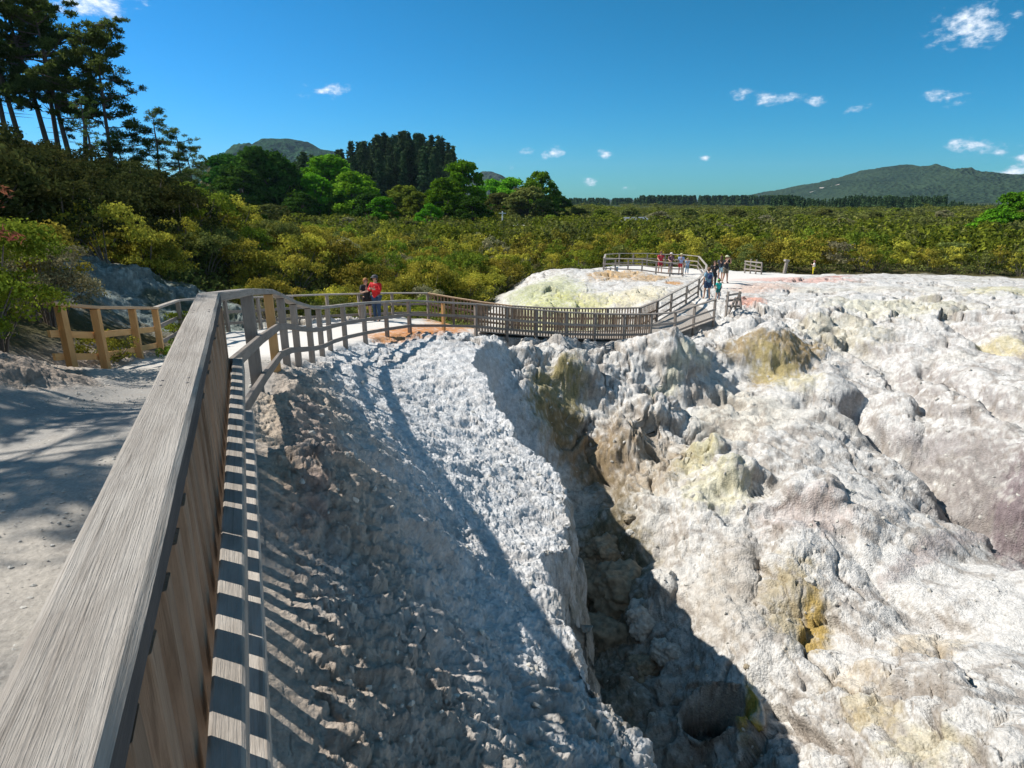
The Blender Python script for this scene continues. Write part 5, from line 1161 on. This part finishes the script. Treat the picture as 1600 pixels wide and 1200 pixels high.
    ee = [('waist', 'pelvis'), ('waist', 'chest'), ('chest', 'neck'), ('chest', 'sl'), ('sl', 'el'), ('chest', 'sr'), ('sr', 'er')] + ([('el', 'wl'), ('er', 'wr')] if sleeves == 'long' else [])
    if bottom_kind == 'dress': P_['hem'] = (0, .01, .38); rr['hem'] = (.12, .10); ns = ns + ['hem']; ee.append(('pelvis', 'hem'))
    skin('shirt' if bottom_kind != 'dress' else 'dress', [P_[n] for n in ns], [(ns.index(a), ns.index(b)) for a, b in ee], [rr[n] for n in ns], cm(top), r, 2)
    if bottom_kind in ('shorts', 'trousers'):
        t = .78 if bottom_kind == 'shorts' else 1
        ns = ['p', 'hl', 'kl', 'hr', 'kr']; pp = [(0, 0, .535), q['hl'], mid(q['hl'], q['kl'], t), q['hr'], mid(q['hr'], q['kr'], t)]; ee = [(0, 1), (1, 2), (0, 3), (3, 4)]; ra = [.082, .064, .056 if t < 1 else .046, .064, .056 if t < 1 else .046]
        if t == 1: pp += [mid(q['kl'], q['al'], .92), mid(q['kr'], q['ar'], .92)]; ee += [(2, 5), (4, 6)]; ra += [.034, .034]
        skin('shorts' if t < 1 else 'trousers', pp, ee, ra, cm(bottom), r, 2)
    for a_, t_ in (('al', 'tl'), ('ar', 'tr')):
        a = q[a_]; b = q[t_]; skin('shoe', [(a[0], a[1] - .012, .026), (b[0], b[1] + .002, .020)], [(0, 1)], [(.028, .026), (.022, .02)], cm(shoe), r, 2)
    if hat:
        ball('hat', (hx, hy - .002, hz + .03), (.066 * hs, .07 * hs, .05 * hs), cm(hat), r, cut=lambda c: c.z < hz + .018)
        ball('hat_brim', (hx, hy + .035, hz + .026), (.07 * hs, .085 * hs, .007), cm(hat), r, sub=2)
    if pack:
        skin('backpack', [(0, -.10, .80), (0, -.115, .72), (0, -.105, .63)], [(0, 1), (1, 2)], [(.062, .04), (.085, .055), (.07, .045)], cm(pack), r, 2)
        for s_ in (-1, 1): skin('backpack_strap', [(s_ * .055, -.08, .80), (s_ * .06, 0, .845), (s_ * .065, .078, .78), (s_ * .07, .06, .68)], [(0, 1), (1, 2), (2, 3)], [.011] * 4, cm(pack), r, 1)
    return r
PI = math.pi
person(575, 498, 23.2, 1.62, PI + .5, 'person in a black top and dark shorts hugging the one in red', (.012, .013, .016), (.02, .012, .012), (.30, .12, .04), 'hug', 'shorts', 'short', (.5, .45, .4), longhair=True, stride=.02)
person(590, 498, 23.0, 1.74, PI - .35, 'person in a bright red jacket and blue jeans leaning on a companion at the railing', (.55, .008, .012), (.02, .05, .11), (.03, .025, .02), 'phone', 'trousers', 'long', (.05, .05, .06), hat=(.06, .06, .07), stride=.02)
person(1104, 466, 34, 1.74, .15, 'person in navy shorts with a blue backpack walking up the ramp', (.20, .33, .42), (.02, .05, .12), (.16, .09, .05), 'hold', 'shorts', 'short', (.3, .2, .14), pack=(.015, .035, .12), stride=.07)
person(1121, 467, 33.3, 1.12, .1, 'child in a turquoise shirt and green cap walking beside the backpack walker', (.01, .42, .36), (.01, .12, .12), (.1, .06, .03), 'down', 'shorts', 'short', (.08, .1, .09), hat=(.12, .38, .05), stride=.06, child=True)
person(1114, 447, 39, 1.72, PI - .3, 'person dressed all in black standing just beyond the backpack walker', (.015, .015, .017), (.015, .015, .017), (.07, .035, .02), 'rail', 'trousers', 'short', (.03, .03, .03))
person(1124, 441, 41.5, 1.68, -.4, 'person in dark top and pale blue shorts, middle of the plateau trio', (.03, .035, .05), (.25, .42, .5), (.08, .04, .02), 'phone', 'shorts', 'short', (.3, .1, .08), longhair=True)
person(1132, 441, 40.5, 1.80, PI + .5, 'person in black T-shirt and khaki shorts with hands raised, right end of trio', (.012, .016, .018), (.17, .15, .11), (.14, .09, .04), 'camera', 'shorts', 'short', (.04, .04, .04), hat=(.5, .5, .3))
person(1031, 423, 49.9, 1.72, PI, 'person in a red top and red shorts, leftmost on the lookout', (.5, .03, .05), (.35, .03, .05), (.12, .04, .03), 'rail', 'shorts', 'short', (.3, .15, .1))
person(1047, 423, 49.6, 1.70, PI + .3, 'person in a dark plum top with pale hat, second on the lookout', (.13, .05, .08), (.06, .035, .06), (.2, .12, .1), 'rail', 'shorts', 'short', (.1, .08, .1), hat=(.6, .55, .55))
person(1063, 424, 49.4, 1.68, PI - .2, 'person in a lilac-blue shirt and bright red shorts on the lookout', (.33, .38, .58), (.5, .02, .03), (.35, .28, .12), 'down', 'shorts', 'short', (.2, .1, .08), hat=(.5, .48, .25))
person(1073, 424, 49.6, 1.25, PI, 'child in pale blue clothes, rightmost on the lookout', (.33, .45, .58), (.2, .33, .45), (.3, .2, .12), 'down', 'trousers', 'short', (.2, .15, .12), child=True)
person(1270, 430, 47.5, 1.10, 1.2, 'small child in a white top and yellow trousers alone on the plateau', (.72, .68, .66), (.62, .50, .02), (.25, .12, .08), 'phone', 'trousers', 'short', (.03, .06, .12), stride=.01, child=True)

# ------------------------------------------------------------------ air
def haze():
    mb = MB(); mb.box((0, 3600, 200), (9000, 8400, 440)); m = bpy.data.materials.new('air'); m.use_nodes = True; nt = m.node_tree; nt.nodes.clear()
    o = nt.nodes.new('ShaderNodeOutputMaterial'); v = nt.nodes.new('ShaderNodeVolumePrincipled'); v.inputs['Color'].default_value = (.55, .75, 1, 1); v.inputs['Density'].default_value = .000045; v.inputs['Anisotropy'].default_value = 0.2
    nt.links.new(v.outputs[0], o.inputs['Volume']); ob = mb.build('haze', m); tag(ob, 'thin blue summer haze over the far hills', 'haze', kind='stuff')
haze()
